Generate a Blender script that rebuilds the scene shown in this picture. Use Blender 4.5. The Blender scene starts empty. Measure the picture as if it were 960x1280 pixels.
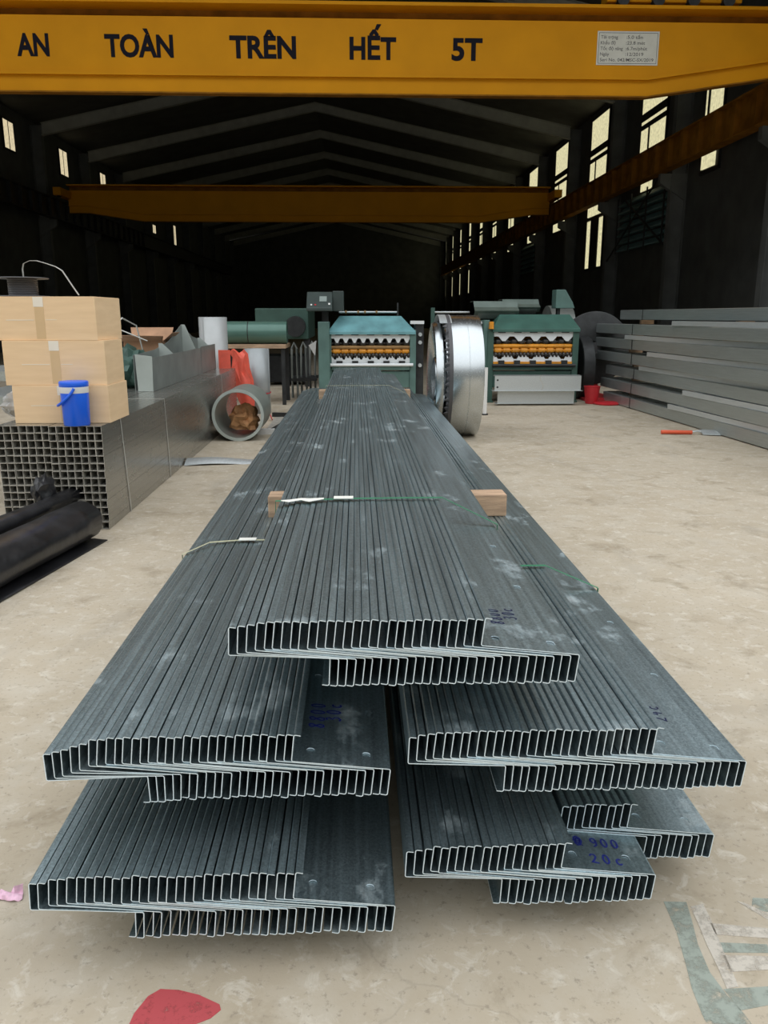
import bpy, bmesh, math, random
from mathutils import Vector, Matrix
from mathutils.geometry import delaunay_2d_cdt
random.seed(7)
PI = math.pi
sc = bpy.context.scene
C = sc.collection
R = math.radians

# ------------------------------------------------------------------ materials
def new_mat(name):
    m = bpy.data.materials.new(name); m.use_nodes = True
    nt = m.node_tree; nt.nodes.clear()
    out = nt.nodes.new('ShaderNodeOutputMaterial')
    b = nt.nodes.new('ShaderNodeBsdfPrincipled')
    nt.links.new(b.outputs[0], out.inputs[0])
    return m, nt, b, out

def mat(name, col, rough=.6, metal=0., var=.15, scale=6., stretch=(1, 1, 1), bump=0., bscale=40., rvar=0., spec=.5):
    """base colour broken up by procedural noise"""
    m, nt, b, out = new_mat(name)
    N, L = nt.nodes, nt.links
    tc = N.new('ShaderNodeTexCoord'); mp = N.new('ShaderNodeMapping')
    mp.inputs['Scale'].default_value = stretch
    L.new(tc.outputs['Object'], mp.inputs[0])
    no = N.new('ShaderNodeTexNoise'); no.inputs['Scale'].default_value = scale; no.inputs['Detail'].default_value = 6
    L.new(mp.outputs[0], no.inputs['Vector'])
    rp = N.new('ShaderNodeValToRGB')
    rp.color_ramp.elements[0].position = .3; rp.color_ramp.elements[1].position = .7
    rp.color_ramp.elements[0].color = tuple(c * (1 - var) for c in col) + (1,)
    rp.color_ramp.elements[1].color = tuple(min(1, c * (1 + var)) for c in col) + (1,)
    L.new(no.outputs[0], rp.inputs[0]); L.new(rp.outputs[0], b.inputs['Base Color'])
    b.inputs['Metallic'].default_value = metal
    b.inputs['Specular IOR Level'].default_value = spec
    if rvar:
        mr = N.new('ShaderNodeMapRange'); mr.inputs[3].default_value = rough - rvar; mr.inputs[4].default_value = rough + rvar
        L.new(no.outputs[0], mr.inputs[0]); L.new(mr.outputs[0], b.inputs['Roughness'])
    else:
        b.inputs['Roughness'].default_value = rough
    if bump:
        n2 = N.new('ShaderNodeTexNoise'); n2.inputs['Scale'].default_value = bscale; n2.inputs['Detail'].default_value = 4
        L.new(mp.outputs[0], n2.inputs['Vector'])
        bp = N.new('ShaderNodeBump'); bp.inputs['Strength'].default_value = bump; bp.inputs['Distance'].default_value = .01
        L.new(n2.outputs[0], bp.inputs['Height']); L.new(bp.outputs[0], b.inputs['Normal'])
    return m

def emit(name, col, strength):
    m = bpy.data.materials.new(name); m.use_nodes = True
    nt = m.node_tree; nt.nodes.clear(); N, L = nt.nodes, nt.links
    out = N.new('ShaderNodeOutputMaterial'); e = N.new('ShaderNodeEmission')
    tc = N.new('ShaderNodeTexCoord'); no = N.new('ShaderNodeTexNoise'); no.inputs['Scale'].default_value = 9; no.inputs['Detail'].default_value = 5
    L.new(tc.outputs['Object'], no.inputs['Vector'])
    rp = N.new('ShaderNodeValToRGB')
    rp.color_ramp.elements[0].position = .35; rp.color_ramp.elements[1].position = .65
    rp.color_ramp.elements[0].color = tuple(c * .72 for c in col) + (1,); rp.color_ramp.elements[1].color = tuple(col) + (1,)
    L.new(no.outputs[0], rp.inputs[0]); L.new(rp.outputs[0], e.inputs[0]); e.inputs[1].default_value = strength
    L.new(e.outputs[0], out.inputs[0])
    return m

def galv(name, col, rough, dust=.0, spangle=.25, metal=1.):
    """zinc coated steel: fine spangle, lengthwise streaks, patches of white dust"""
    m, nt, b, out = new_mat(name)
    N, L = nt.nodes, nt.links
    geo = N.new('ShaderNodeNewGeometry')
    vo = N.new('ShaderNodeTexVoronoi'); vo.inputs['Scale'].default_value = 240
    L.new(geo.outputs['Position'], vo.inputs['Vector'])
    bw = N.new('ShaderNodeRGBToBW'); L.new(vo.outputs['Color'], bw.inputs[0])
    mp = N.new('ShaderNodeMapping'); mp.inputs['Scale'].default_value = (34, .5, 34); L.new(geo.outputs['Position'], mp.inputs[0])
    st = N.new('ShaderNodeTexNoise'); st.inputs['Scale'].default_value = 2.2; st.inputs['Detail'].default_value = 5; L.new(mp.outputs[0], st.inputs['Vector'])
    ad = N.new('ShaderNodeMath'); ad.operation = 'MULTIPLY_ADD'; ad.inputs[1].default_value = .45; L.new(bw.outputs[0], ad.inputs[0]); L.new(st.outputs[0], ad.inputs[2])
    mr = N.new('ShaderNodeMapRange'); mr.inputs[1].default_value = .35; mr.inputs[2].default_value = 1.15
    mr.inputs[3].default_value = 1 - spangle; mr.inputs[4].default_value = 1 + spangle; L.new(ad.outputs[0], mr.inputs[0])
    mx = N.new('ShaderNodeMix'); mx.data_type = 'RGBA'; mx.blend_type = 'MULTIPLY'; mx.inputs[0].default_value = 1
    mx.inputs[6].default_value = tuple(col) + (1,)
    L.new(mr.outputs[0], mx.inputs[7])
    # dust
    m2 = N.new('ShaderNodeMapping'); m2.inputs['Scale'].default_value = (5, 3.5, 5); L.new(geo.outputs['Position'], m2.inputs[0])
    dn = N.new('ShaderNodeTexNoise'); dn.inputs['Scale'].default_value = 1.2; dn.inputs['Detail'].default_value = 7; dn.inputs['Roughness'].default_value = .68
    L.new(m2.outputs[0], dn.inputs['Vector'])
    dr = N.new('ShaderNodeMapRange'); dr.inputs[1].default_value = .57; dr.inputs[2].default_value = .74; dr.inputs[3].default_value = 0; dr.inputs[4].default_value = dust
    L.new(dn.outputs[0], dr.inputs[0])
    m3 = N.new('ShaderNodeMix'); m3.data_type = 'RGBA'; L.new(dr.outputs[0], m3.inputs[0]); L.new(mx.outputs[2], m3.inputs[6]); m3.inputs[7].default_value = (.5, .5, .48, 1)
    L.new(m3.outputs[2], b.inputs['Base Color'])
    iv = N.new('ShaderNodeMath'); iv.operation = 'MULTIPLY_ADD'; iv.inputs[1].default_value = -metal; iv.inputs[2].default_value = metal
    L.new(dr.outputs[0], iv.inputs[0]); L.new(iv.outputs[0], b.inputs['Metallic'])
    rr = N.new('ShaderNodeMapRange'); rr.inputs[1].default_value = .3; rr.inputs[2].default_value = 1.2; rr.inputs[3].default_value = rough * .92; rr.inputs[4].default_value = rough * 1.1
    L.new(ad.outputs[0], rr.inputs[0])
    r2 = N.new('ShaderNodeMath'); r2.operation = 'MULTIPLY_ADD'; r2.inputs[1].default_value = .5; L.new(dr.outputs[0], r2.inputs[0]); L.new(rr.outputs[0], r2.inputs[2])
    L.new(r2.outputs[0], b.inputs['Roughness'])
    return m

def concrete(name):
    m, nt, b, out = new_mat(name)
    N, L = nt.nodes, nt.links
    geo = N.new('ShaderNodeNewGeometry')
    def noise(s, d, r=.55, dist=0., st=None):
        n = N.new('ShaderNodeTexNoise'); n.inputs['Scale'].default_value = s; n.inputs['Detail'].default_value = d
        n.inputs['Roughness'].default_value = r; n.inputs['Distortion'].default_value = dist
        if st:
            mp = N.new('ShaderNodeMapping'); mp.inputs['Scale'].default_value = st; L.new(geo.outputs['Position'], mp.inputs[0]); L.new(mp.outputs[0], n.inputs['Vector'])
        else: L.new(geo.outputs['Position'], n.inputs['Vector'])
        return n.outputs[0]
    def rng(o, a, c, x=0., y=1.):
        r = N.new('ShaderNodeMapRange'); r.inputs[1].default_value = a; r.inputs[2].default_value = c; r.inputs[3].default_value = x; r.inputs[4].default_value = y
        L.new(o, r.inputs[0]); return r.outputs[0]
    def mix(f, a, c, mode='MIX'):
        x = N.new('ShaderNodeMix'); x.data_type = 'RGBA'; x.blend_type = mode
        L.new(f, x.inputs[0])
        for s, v in ((6, a), (7, c)):
            if isinstance(v, tuple): x.inputs[s].default_value = v + (1,)
            else: L.new(v, x.inputs[s])
        return x.outputs[2]
    c = mix(rng(noise(.8, 6, .6), .35, .65), (.415, .35, .258), (.51, .44, .338))
    c = mix(rng(noise(5, 8, .65), .45, .68, 0, .55), c, (.545, .495, .41))
    c = mix(rng(noise(14, 6, .7, .6), .54, .66, 0, .75), c, (.62, .57, .48))
    c = mix(rng(noise(3.1, 7, .7, .4), .54, .68, 0, .7), c, (.29, .235, .16))
    c = mix(rng(noise(48, 4, .7), .57, .68, 0, .6), c, (.25, .21, .16))
    c = mix(rng(noise(1.7, 5, .6, 1.5, (1, .35, 1)), .56, .75, 0, .45), c, (.31, .28, .235))
    # hairline cracks
    vo = N.new('ShaderNodeTexVoronoi'); vo.feature = 'DISTANCE_TO_EDGE'; vo.inputs['Scale'].default_value = .42
    wp = N.new('ShaderNodeVectorMath'); wp.operation = 'MULTIPLY_ADD'; wn = N.new('ShaderNodeTexNoise'); wn.inputs['Scale'].default_value = 2.5; wn.inputs['Detail'].default_value = 6
    L.new(geo.outputs['Position'], wn.inputs['Vector']); L.new(wn.outputs[1], wp.inputs[0]); wp.inputs[1].default_value = (.5, .5, .5); L.new(geo.outputs['Position'], wp.inputs[2])
    L.new(wp.outputs[0], vo.inputs['Vector'])
    c = mix(rng(vo.outputs['Distance'], .0, .002, .22, 0.), c, (.2, .17, .13))
    L.new(c, b.inputs['Base Color'])
    b.inputs['Roughness'].default_value = .78; b.inputs['Specular IOR Level'].default_value = .35
    bp = N.new('ShaderNodeBump'); bp.inputs['Strength'].default_value = .35; bp.inputs['Distance'].default_value = .004
    L.new(noise(30, 8, .7), bp.inputs['Height']); L.new(bp.outputs[0], b.inputs['Normal'])
    return m

def worn(name, col, keep=.5, sc_=14):
    """thin worn paint: noise decides where the film is left"""
    m, nt, b, out = new_mat(name)
    N, L = nt.nodes, nt.links
    geo = N.new('ShaderNodeNewGeometry')
    no = N.new('ShaderNodeTexNoise'); no.inputs['Scale'].default_value = sc_; no.inputs['Detail'].default_value = 8; no.inputs['Roughness'].default_value = .7
    L.new(geo.outputs['Position'], no.inputs['Vector'])
    mr = N.new('ShaderNodeMapRange'); mr.inputs[1].default_value = keep - .16; mr.inputs[2].default_value = keep + .06; mr.inputs[3].default_value = 0; mr.inputs[4].default_value = .9
    L.new(no.outputs[0], mr.inputs[0])
    b.inputs['Base Color'].default_value = tuple(col) + (1,); b.inputs['Roughness'].default_value = .7
    L.new(mr.outputs[0], b.inputs['Alpha'])
    return m

def cardboard(name):
    m, nt, b, out = new_mat(name)
    N, L = nt.nodes, nt.links
    tc = N.new('ShaderNodeTexCoord'); mp = N.new('ShaderNodeMapping'); mp.inputs['Scale'].default_value = (1.2, 1.2, 9); L.new(tc.outputs['Object'], mp.inputs[0])
    no = N.new('ShaderNodeTexNoise'); no.inputs['Scale'].default_value = 3; no.inputs['Detail'].default_value = 6; L.new(mp.outputs[0], no.inputs['Vector'])
    rp = N.new('ShaderNodeValToRGB'); rp.color_ramp.elements[0].position = .3; rp.color_ramp.elements[1].position = .72
    rp.color_ramp.elements[0].color = (.80, .56, .325, 1); rp.color_ramp.elements[1].color = (.89, .645, .395, 1)
    L.new(no.outputs[0], rp.inputs[0]); L.new(rp.outputs[0], b.inputs['Base Color']); b.inputs['Roughness'].default_value = .75
    return m

M = {}
M['steel'] = galv('galvanised_steel', (.345, .435, .465), .37, dust=.5, spangle=.42, metal=.92)
M['edge'] = mat('cut_steel_edge', (.76, .88, .94), .45, .15, .08, 60)
M['galv_light'] = galv('bright_galvanised', (.62, .66, .67), .36, .12, .12, .6)
M['galv_stack'] = galv('dull_galvanised', (.46, .505, .50), .40, .2, .14, .8)
M['tube'] = galv('tube_steel', (.36, .355, .325), .26, .12, .08, .8)
M['tube_edge'] = mat('tube_cut_edge', (.56, .53, .46), .5, .2, .15, 40)
M['tube_in'] = mat('tube_inside', (.40, .385, .34), .5, .2, .2, 20)
M['coil'] = galv('coil_steel', (.58, .62, .64), .26, 0, .06)
M['floor'] = concrete('concrete')
M['card'] = cardboard('cardboard')
M['tape'] = mat('parcel_tape', (.70, .49, .27), .35, 0, .06)
M['tape_white'] = mat('white_tape', (.85, .78, .66), .5, 0, .05)
M['card_in'] = mat('card_brown', (.42, .24, .14), .8, 0, .2)
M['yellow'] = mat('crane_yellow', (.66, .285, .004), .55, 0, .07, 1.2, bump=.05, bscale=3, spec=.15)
M['yellow_shaded'] = mat('orange_shaded', (.26, .11, .012), .7, 0, .3, 3, spec=.1)  # darkened copy of the crane yellow, with shade put into the colour
M['navy'] = mat('navy_paint', (.010, .010, .018), .6, 0, .1, spec=.08)
M['plate'] = mat('plate_grey', (.62, .62, .56), .45, .2, .06)
M['plate_text'] = mat('plate_text', (.06, .06, .06), .5, 0, .05)
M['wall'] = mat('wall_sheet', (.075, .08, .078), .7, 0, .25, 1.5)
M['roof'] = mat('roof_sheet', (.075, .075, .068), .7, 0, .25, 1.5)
M['rafter'] = mat('rafter_grey', (.34, .35, .325), .55, 0, .15, 2)
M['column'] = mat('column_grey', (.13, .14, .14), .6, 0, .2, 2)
M['pane'] = emit('translucent_pane', (.80, .74, .44), 1.0)
M['pane_warm'] = emit('translucent_pane_left', (.78, .66, .42), 1.0)
M['louver'] = mat('louver_blue', (.20, .34, .36), .5, .2, .2, 4)
M['wood'] = mat('rough_timber', (.46, .31, .20), .8, 0, .3, 6, (1, 6, 6), .3, 30)
M['blue'] = mat('jug_blue', (.012, .13, .82), .32, 0, .05)
M['white'] = mat('white_plastic', (.82, .82, .80), .4, 0, .04)
M['black_sheet'] = mat('black_sheet', (.018, .018, .02), .33, 0, .45, 7, bump=.55, bscale=8, rvar=.12)
M['dark'] = mat('dark_iron', (.035, .037, .038), .5, .4, .3, 8)
M['reel'] = mat('reel_grey', (.085, .085, .09), .45, .2, .15)
M['green_teal'] = mat('teal_green_paint', (.10, .185, .165), .5, 0, .2, 4)
M['green_dark'] = mat('dark_green_paint', (.045, .10, .08), .5, 0, .2, 4)
M['hood_blue'] = mat('faded_blue_paint', (.15, .35, .38), .5, 0, .28, 3.5)
M['hood_green'] = mat('green_hood_paint', (.045, .125, .10), .5, 0, .2, 3.5)
M['green_coil'] = mat('green_coated_steel', (.10, .20, .165), .25, .2, .05)
M['cabinet'] = mat('cabinet_grey_green', (.04, .058, .054), .45, 0, .12)
M['screen'] = mat('screen_grey', (.30, .36, .34), .25, 0, .08)
M['white_sheet'] = mat('white_profile_sheet', (.80, .83, .84), .4, 0, .05)
M['orange'] = mat('orange_roller', (.72, .29, .02), .42, 0, .25, 9)
M['brass'] = mat('brown_shaft', (.30, .17, .06), .45, .3, .3, 9)
M['roller_dark'] = mat('roller_dark', (.06, .055, .05), .4, .6, .3, 10)
M['red'] = mat('red_plastic', (.55, .025, .035), .4, 0, .1)
M['red_cloth'] = mat('orange_red_sheet', (.80, .12, .075), .5, 0, .15, 8, bump=.3, bscale=14)
M['red_cord'] = mat('red_cord', (.45, .03, .04), .6)
M['orange_handle'] = mat('orange_handle', (.78, .12, .05), .45, 0, .06)
M['pvc'] = mat('grey_sheet_roll', (.36, .39, .40), .4, .3, .07)
M['white_roll'] = mat('pale_sheet_roll', (.47, .49, .49), .4, .2, .06)
M['pipe'] = mat('grey_pipe', (.215, .24, .215), .42, .1, .12, 4)
M['kraft'] = mat('kraft_paper', (.55, .28, .125), .6, 0, .25, 7, bump=.4, bscale=12)
M['olive_sheet'] = mat('olive_sheet', (.12, .16, .14), .4, .2, .15)
M['gutter'] = mat('grey_sheet_metal', (.26, .285, .27), .42, .45, .18, 4)
M['gutter_light'] = mat('pale_sheet_metal', (.47, .52, .49), .45, .3, .1, 5)
M['strap_green'] = mat('green_strap', (.06, .25, .14), .3, 0, .2)
M['strap_pale'] = mat('pale_strap', (.50, .50, .34), .35, 0, .2)
M['wire'] = mat('strap_steel', (.58, .58, .54), .4, .3, .2)
M['white_tail'] = mat('white_film', (.85, .85, .78), .45, 0, .1)
M['marker'] = mat('blue_marker', (.010, .018, .20), .5, 0, .1)
M['marker_dark'] = mat('dark_blue_marker', (.008, .012, .07), .5, 0, .1)
M['pink'] = mat('pink_paper', (.82, .52, .66), .7, 0, .22, 60)
M['paint_red'] = worn('red_floor_paint', (.50, .075, .085), .42, 30)
M['paint_green'] = worn('grey_green_floor_paint', (.36, .40, .345), .50, 18)
M['paint_white'] = worn('white_floor_paint', (.62, .57, .49), .49, 22)
M['film'] = mat('clear_film', (.45, .45, .44), .25, 0, .3, 10)

# ------------------------------------------------------------------ mesh builder
class MB:
    def __init__(s): s.v = []; s.f = []; s.m = []
    def add(s, vs, fs, m=0):
        o = len(s.v); s.v += [tuple(p) for p in vs]
        for f in fs: s.f.append(tuple(i + o for i in f)); s.m.append(m)
        return s
    def box(s, x0, x1, y0, y1, z0, z1, m=0):
        v = [(x, y, z) for z in (z0, z1) for y in (y0, y1) for x in (x0, x1)]
        return s.add(v, [(0, 2, 3, 1), (4, 5, 7, 6), (0, 1, 5, 4), (2, 6, 7, 3), (0, 4, 6, 2), (1, 3, 7, 5)], m)
    def prism(s, poly, axis, a0, a1, m=0, mside=None):
        """poly of 2D points extruded along axis: x -> (y,z), y -> (x,z), z -> (x,y)"""
        def P(p, a):
            return {'x': (a, p[0], p[1]), 'y': (p[0], a, p[1]), 'z': (p[0], p[1], a)}[axis]
        n = len(poly)
        o = len(s.v)
        s.v += [P(p, a0) for p in poly] + [P(p, a1) for p in poly]
        s.f.append(tuple(o + i for i in range(n))[::-1]); s.m.append(m)
        s.f.append(tuple(o + n + i for i in range(n))); s.m.append(m)
        for i in range(n):
            j = (i + 1) % n
            s.f.append((o + i, o + j, o + n + j, o + n + i)); s.m.append(m if mside is None else mside)
        return s
    def lathe(s, prof, axis='z', seg=32, c=(0, 0, 0), m=0, a0=0., a1=2 * PI):
        """prof: (radius, position along axis[, material])"""
        full = abs(a1 - a0 - 2 * PI) < 1e-6
        n = seg if full else seg + 1
        o = len(s.v)
        for p in prof:
            r, h = p[0], p[1]
            for k in range(n):
                a = a0 + (a1 - a0) * k / seg
                ca, sa = r * math.cos(a), r * math.sin(a)
                q = {'z': (ca, sa, h), 'x': (h, ca, sa), 'y': (ca, h, sa)}[axis]
                s.v.append((q[0] + c[0], q[1] + c[1], q[2] + c[2]))
        for i in range(len(prof) - 1):
            mm = prof[i][2] if len(prof[i]) > 2 else m
            for k in range(seg):
                k2 = (k + 1) % n
                s.f.append((o + i * n + k, o + i * n + k2, o + (i + 1) * n + k2, o + (i + 1) * n + k)); s.m.append(mm)
        return s
    def tube(s, path, r, seg=8, m=0, flat=1.):
        path = [Vector(p) for p in path]
        o = len(s.v); n = len(path); up = Vector((0, 0, 1))
        for i, p in enumerate(path):
            t = (path[min(i + 1, n - 1)] - path[max(i - 1, 0)]).normalized()
            a = t.cross(up)
            if a.length < 1e-3: a = t.cross(Vector((0, 1, 0)))
            a.normalize(); b = a.cross(t)
            for k in range(seg):
                w = 2 * PI * k / seg
                s.v.append(tuple(p + a * r * math.cos(w) + b * r * flat * math.sin(w)))
        for i in range(n - 1):
            for k in range(seg):
                k2 = (k + 1) % seg
                s.f.append((o + i * seg + k, o + i * seg + k2, o + (i + 1) * seg + k2, o + (i + 1) * seg + k)); s.m.append(m)
        s.f.append(tuple(o + k for k in range(seg))[::-1]); s.m.append(m)
        s.f.append(tuple(o + (n - 1) * seg + k for k in range(seg))); s.m.append(m)
        return s
    def strip(s, path, wdir, w, t, m=0, closed=False):
        """flat band of width w (along wdir) and thickness t following path"""
        P = [Vector(p) for p in path]; W = Vector(wdir).normalized(); n = len(P)
        o = len(s.v)
        for i, p in enumerate(P):
            if closed: tg = (P[(i + 1) % n] - P[i - 1]).normalized()
            else: tg = (P[min(i + 1, n - 1)] - P[max(i - 1, 0)]).normalized()
            nn = tg.cross(W).normalized()
            for a, b in ((-1, -1), (1, -1), (1, 1), (-1, 1)):
                s.v.append(tuple(p + W * a * w / 2 + nn * b * t / 2))
        for i in range(n if closed else n - 1):
            j = (i + 1) % n
            for k in range(4):
                k2 = (k + 1) % 4
                s.f.append((o + i * 4 + k, o + i * 4 + k2, o + j * 4 + k2, o + j * 4 + k)); s.m.append(m)
        if not closed:
            s.f.append((o, o + 3, o + 2, o + 1)); s.m.append(m)
            q = o + (n - 1) * 4; s.f.append((q, q + 1, q + 2, q + 3)); s.m.append(m)
        return s
    def sheet(s, grid, t, m=0):
        """grid[i][j] of points -> surface given thickness t downwards"""
        ni, nj = len(grid), len(grid[0]); o = len(s.v)
        for row in grid: s.v += [tuple(p) for p in row]
        for row in grid: s.v += [(p[0], p[1], p[2] - t) for p in row]
        q = ni * nj
        I = lambda i, j: o + i * nj + j
        for i in range(ni - 1):
            for j in range(nj - 1):
                s.f.append((I(i, j), I(i + 1, j), I(i + 1, j + 1), I(i, j + 1))); s.m.append(m)
                s.f.append((q + I(i, j), q + I(i, j + 1), q + I(i + 1, j + 1), q + I(i + 1, j))); s.m.append(m)
        for i in range(ni - 1):
            for j in (0, nj - 1):
                s.f.append((I(i, j), I(i + 1, j), q + I(i + 1, j), q + I(i, j))); s.m.append(m)
        for j in range(nj - 1):
            for i in (0, ni - 1):
                s.f.append((I(i, j), I(i, j + 1), q + I(i, j + 1), q + I(i, j))); s.m.append(m)
        return s
    def mesh(s, name, mats):
        me = bpy.data.meshes.new(name)
        me.from_pydata(s.v, [], s.f)
        for m in mats: me.materials.append(m)
        me.polygons.foreach_set('material_index', s.m)
        bm = bmesh.new(); bm.from_mesh(me); bmesh.ops.recalc_face_normals(bm, faces=bm.faces); bm.to_mesh(me); bm.free()
        return me
    def build(s, name, mats, parent=None, at=None, smooth=False, bevel=0., world=True):
        """at / parent location is the local origin; the vertices are given in world space"""
        if not isinstance(mats, (list, tuple)): mats = [mats]
        org = Vector((0, 0, 0))
        if world:
            if at is not None: org = Vector(at)
            elif parent is not None:
                q = parent
                while q is not None: org += q.location; q = q.parent
            elif s.v:
                xs, ys, zs = zip(*s.v)
                org = Vector(((min(xs) + max(xs)) / 2, (min(ys) + max(ys)) / 2, min(zs)))
        s.v = [tuple(Vector(p) - org) for p in s.v]
        me = s.mesh(name, mats)
        if smooth:
            me.polygons.foreach_set('use_smooth', [True] * len(me.polygons))
            me.set_sharp_from_angle(angle=R(40))
        o = bpy.data.objects.new(name, me); C.objects.link(o)
        if parent is not None: o.parent = parent
        else: o.location = org
        if bevel:
            b = o.modifiers.new('bevel', 'BEVEL'); b.width = bevel; b.segments = 2; b.limit_method = 'ANGLE'; b.angle_limit = R(40)
        return o

def tag(o, label=None, cat=None, group=None, kind=None):
    if label: o['label'] = label
    if cat: o['category'] = cat
    if group: o['group'] = group
    if kind: o['kind'] = kind
    return o
def thing(name, loc, label, cat, group=None, rz=0.):
    o = bpy.data.objects.new(name, None); C.objects.link(o); o.location = loc; o.rotation_euler = (0, 0, rz)
    o.empty_display_size = .1
    return tag(o, label, cat, group)
def struct(o): o['kind'] = 'structure'; return o

ORD = ['first', 'second', 'third', 'fourth', 'fifth', 'sixth', 'seventh', 'eighth', 'ninth', 'tenth', 'eleventh', 'twelfth', 'thirteenth', 'fourteenth', 'fifteenth', 'sixteenth', 'seventeenth', 'eighteenth', 'nineteenth', 'twentieth']

def text_mesh(body, h, width, m, name, parent, x, y, z, depth=.004, bold=.0, base=None):
    """text standing upright facing -Y: left edge x, baseline z, fitted to a cap height h and a width"""
    cu = bpy.data.curves.new(name, 'FONT'); cu.body = body; cu.extrude = .02; cu.offset = bold; cu.resolution_u = 4
    to = bpy.data.objects.new(name, cu); C.objects.link(to)
    dg = bpy.context.evaluated_depsgraph_get(); dg.update()
    me = bpy.data.meshes.new_from_object(to.evaluated_get(dg))
    bpy.data.objects.remove(to); bpy.data.curves.remove(cu)
    xs = [v.co.x for v in me.vertices]; x0, x1 = min(xs), max(xs)
    cap = .73
    sx = width / (x1 - x0) if width else h / cap; sz = h / cap
    org = Vector((0, 0, 0)); q = parent
    while q is not None: org += q.location; q = q.parent
    for v in me.vertices:
        v.co = Vector((x + (v.co.x - x0) * sx, y - depth * (v.co.z + .02) / .04, z + v.co.y * sz)) - org
    me.materials.clear(); me.materials.append(m)
    o = bpy.data.objects.new(name, me); C.objects.link(o); o.parent = parent
    return o

# ------------------------------------------------------------------ setting
XL, XR, YF, YB, XM = -14.4, 10.3, 13.4, 97.0, -2.05
def zroof(x): return 9.75 + 2.55 * (1 - abs(x - XM) / (XR - XM))
b = MB(); b.box(-60, 60, -40, 110, -.2, 0); struct(b.build('floor', M['floor'], at=(0, 0, 0)))
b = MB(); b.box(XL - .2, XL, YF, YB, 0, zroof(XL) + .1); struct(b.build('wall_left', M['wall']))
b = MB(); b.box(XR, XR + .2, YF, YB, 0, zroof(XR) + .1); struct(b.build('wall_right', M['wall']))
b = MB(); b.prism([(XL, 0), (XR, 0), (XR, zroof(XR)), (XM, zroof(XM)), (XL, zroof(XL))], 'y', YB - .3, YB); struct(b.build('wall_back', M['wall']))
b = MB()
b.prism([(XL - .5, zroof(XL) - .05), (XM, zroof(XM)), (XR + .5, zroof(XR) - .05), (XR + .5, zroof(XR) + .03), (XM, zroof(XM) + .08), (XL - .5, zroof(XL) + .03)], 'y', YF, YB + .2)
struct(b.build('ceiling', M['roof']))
cols_y = [13.5 + 6.4 * i for i in range(14)]
# portal frames: a pair of columns and two rafters each
for i, y in enumerate(cols_y):
    t = thing('portal_frame', (XM, y, 0), ('grey steel portal frame with a pitched rafter, %s from the open front' % ORD[i]), 'roof frame', 'portal frames of the hall')
    for xs, sgn in ((XL, 1), (XR, -1)):
        b = MB(); x0, x1 = sorted((xs + .01 * sgn, xs + .5 * sgn))
        b.box(x0, x1, y - .012, y + .012, 0, zroof(xs) - .12)
        for xx in (xs + .02 * sgn, xs + .49 * sgn): b.box(xx - .012, xx + .012, y - .14, y + .14, 0, zroof(xs) - .12)
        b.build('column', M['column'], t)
        b = MB()
        def rz(x, d): return zroof(x) - .13 - d
        xe = xs + .5 * sgn
        pts = [(xe, rz(xe, 0)), (XM, rz(XM, 0)), (XM, rz(XM, .42)), (xe, rz(xe, .52))]
        b.prism(pts, 'y', y - .01, y + .01)
        for d0, d1 in ((0, .02), (.40, .42)):
            b.prism([(xe, rz(xe, d0 * 1.2)), (XM, rz(XM, d0)), (XM, rz(XM, d1)), (xe, rz(xe, d1 * 1.24))], 'y', y - .12, y + .12)
        b.build('rafter', M['rafter'], t)
# roof purlins: one run per line
# windows of the right wall, one per bay: frame > panes
wn = 1
for i in range(1, 13):
    yc = cols_y[i] + 3.2
    t = MB()
    y0, y1 = (yc - 1.2, yc + 1.2) if i > 1 else (23.95, 25.15)
    if i == 1: yc = 24.55
    x0, x1 = XR - .06, XR
    for (za, zb) in ((9.5, 9.58), (8.08, 8.34), (7.80, 7.97), (6.92, 7.06), (6.62, 6.72)):
        t.box(x0, x1, y0 - .08, y1 + .08, za, zb)
    for ya in (y0 - .08, y1): t.box(x0, x1, ya, ya + .08, 6.62, 9.58)
    t.box(x0 - .01, x1, yc + .30, yc + .42, 6.95, 7.9)
    fr = struct(t.build('window_%d' % wn, M['dark'])); wn += 1
    for (ya, yb, za, zb) in ((y0, y1, 8.32, 9.5), (y0 + .1, y1, 7.975, 8.08), (y0, yc + .3, 7.06, 7.82), (yc + .42, y1, 7.06, 7.82), (y0 + .3, y1, 6.72, 6.9)):
        MB().box(XR - .045, XR - .005, ya, yb, za, zb).build('window_pane', M['pane'], fr)
    # lower lights under the runway girder
    if i not in (2,):
        t = MB()
        t.box(x0, x1, y0 - .06, y1 + .06, 6.15, 6.22); t.box(x0, x1, y0 - .06, y0, 5.5, 6.2); t.box(x0, x1, y1, y1 + .06, 5.5, 6.2); t.box(x0, x1, y0 - .06, y1 + .06, 5.45, 5.55)
        fr = struct(t.build('window_%d' % wn, M['dark'])); wn += 1
        MB().box(XR - .045, XR - .005, y0 + (.3 if i == 1 else 0), y1, 5.6, 6.12).build('window_pane', M['pane'], fr)
        if i == 3 or i > 8:
            t = MB()
            for ya in (y0 - .06, y0 + .62, y1 - .68, y1): t.box(x0, x1, ya, ya + .06, 3.4, 5.5)
            t.box(x0, x1, y0, y1, 3.34, 3.42)
            t.box(x0 - .02, x1, y0 + .68, y1 - .68, 3.42, 5.5)
            fr = struct(t.build('window_%d' % wn, M['dark'])); wn += 1
            for ya in (y0, y1 - .62): MB().box(XR - .045, XR - .005, ya + .04, ya + .6, 3.45, 5.42).build('window_pane', M['pane'], fr)
    else:
        MBp = MB().box(x0, x1, yc - .4, yc + .8, 5.66, 6.22)
        fr = struct(MBp.build('window_%d' % wn, M['dark'])); wn += 1
        MB().box(XR - .08, XR - .055, yc - .35, yc + .75, 5.7, 6.18).build('window_pane', M['pane'], fr)
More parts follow.
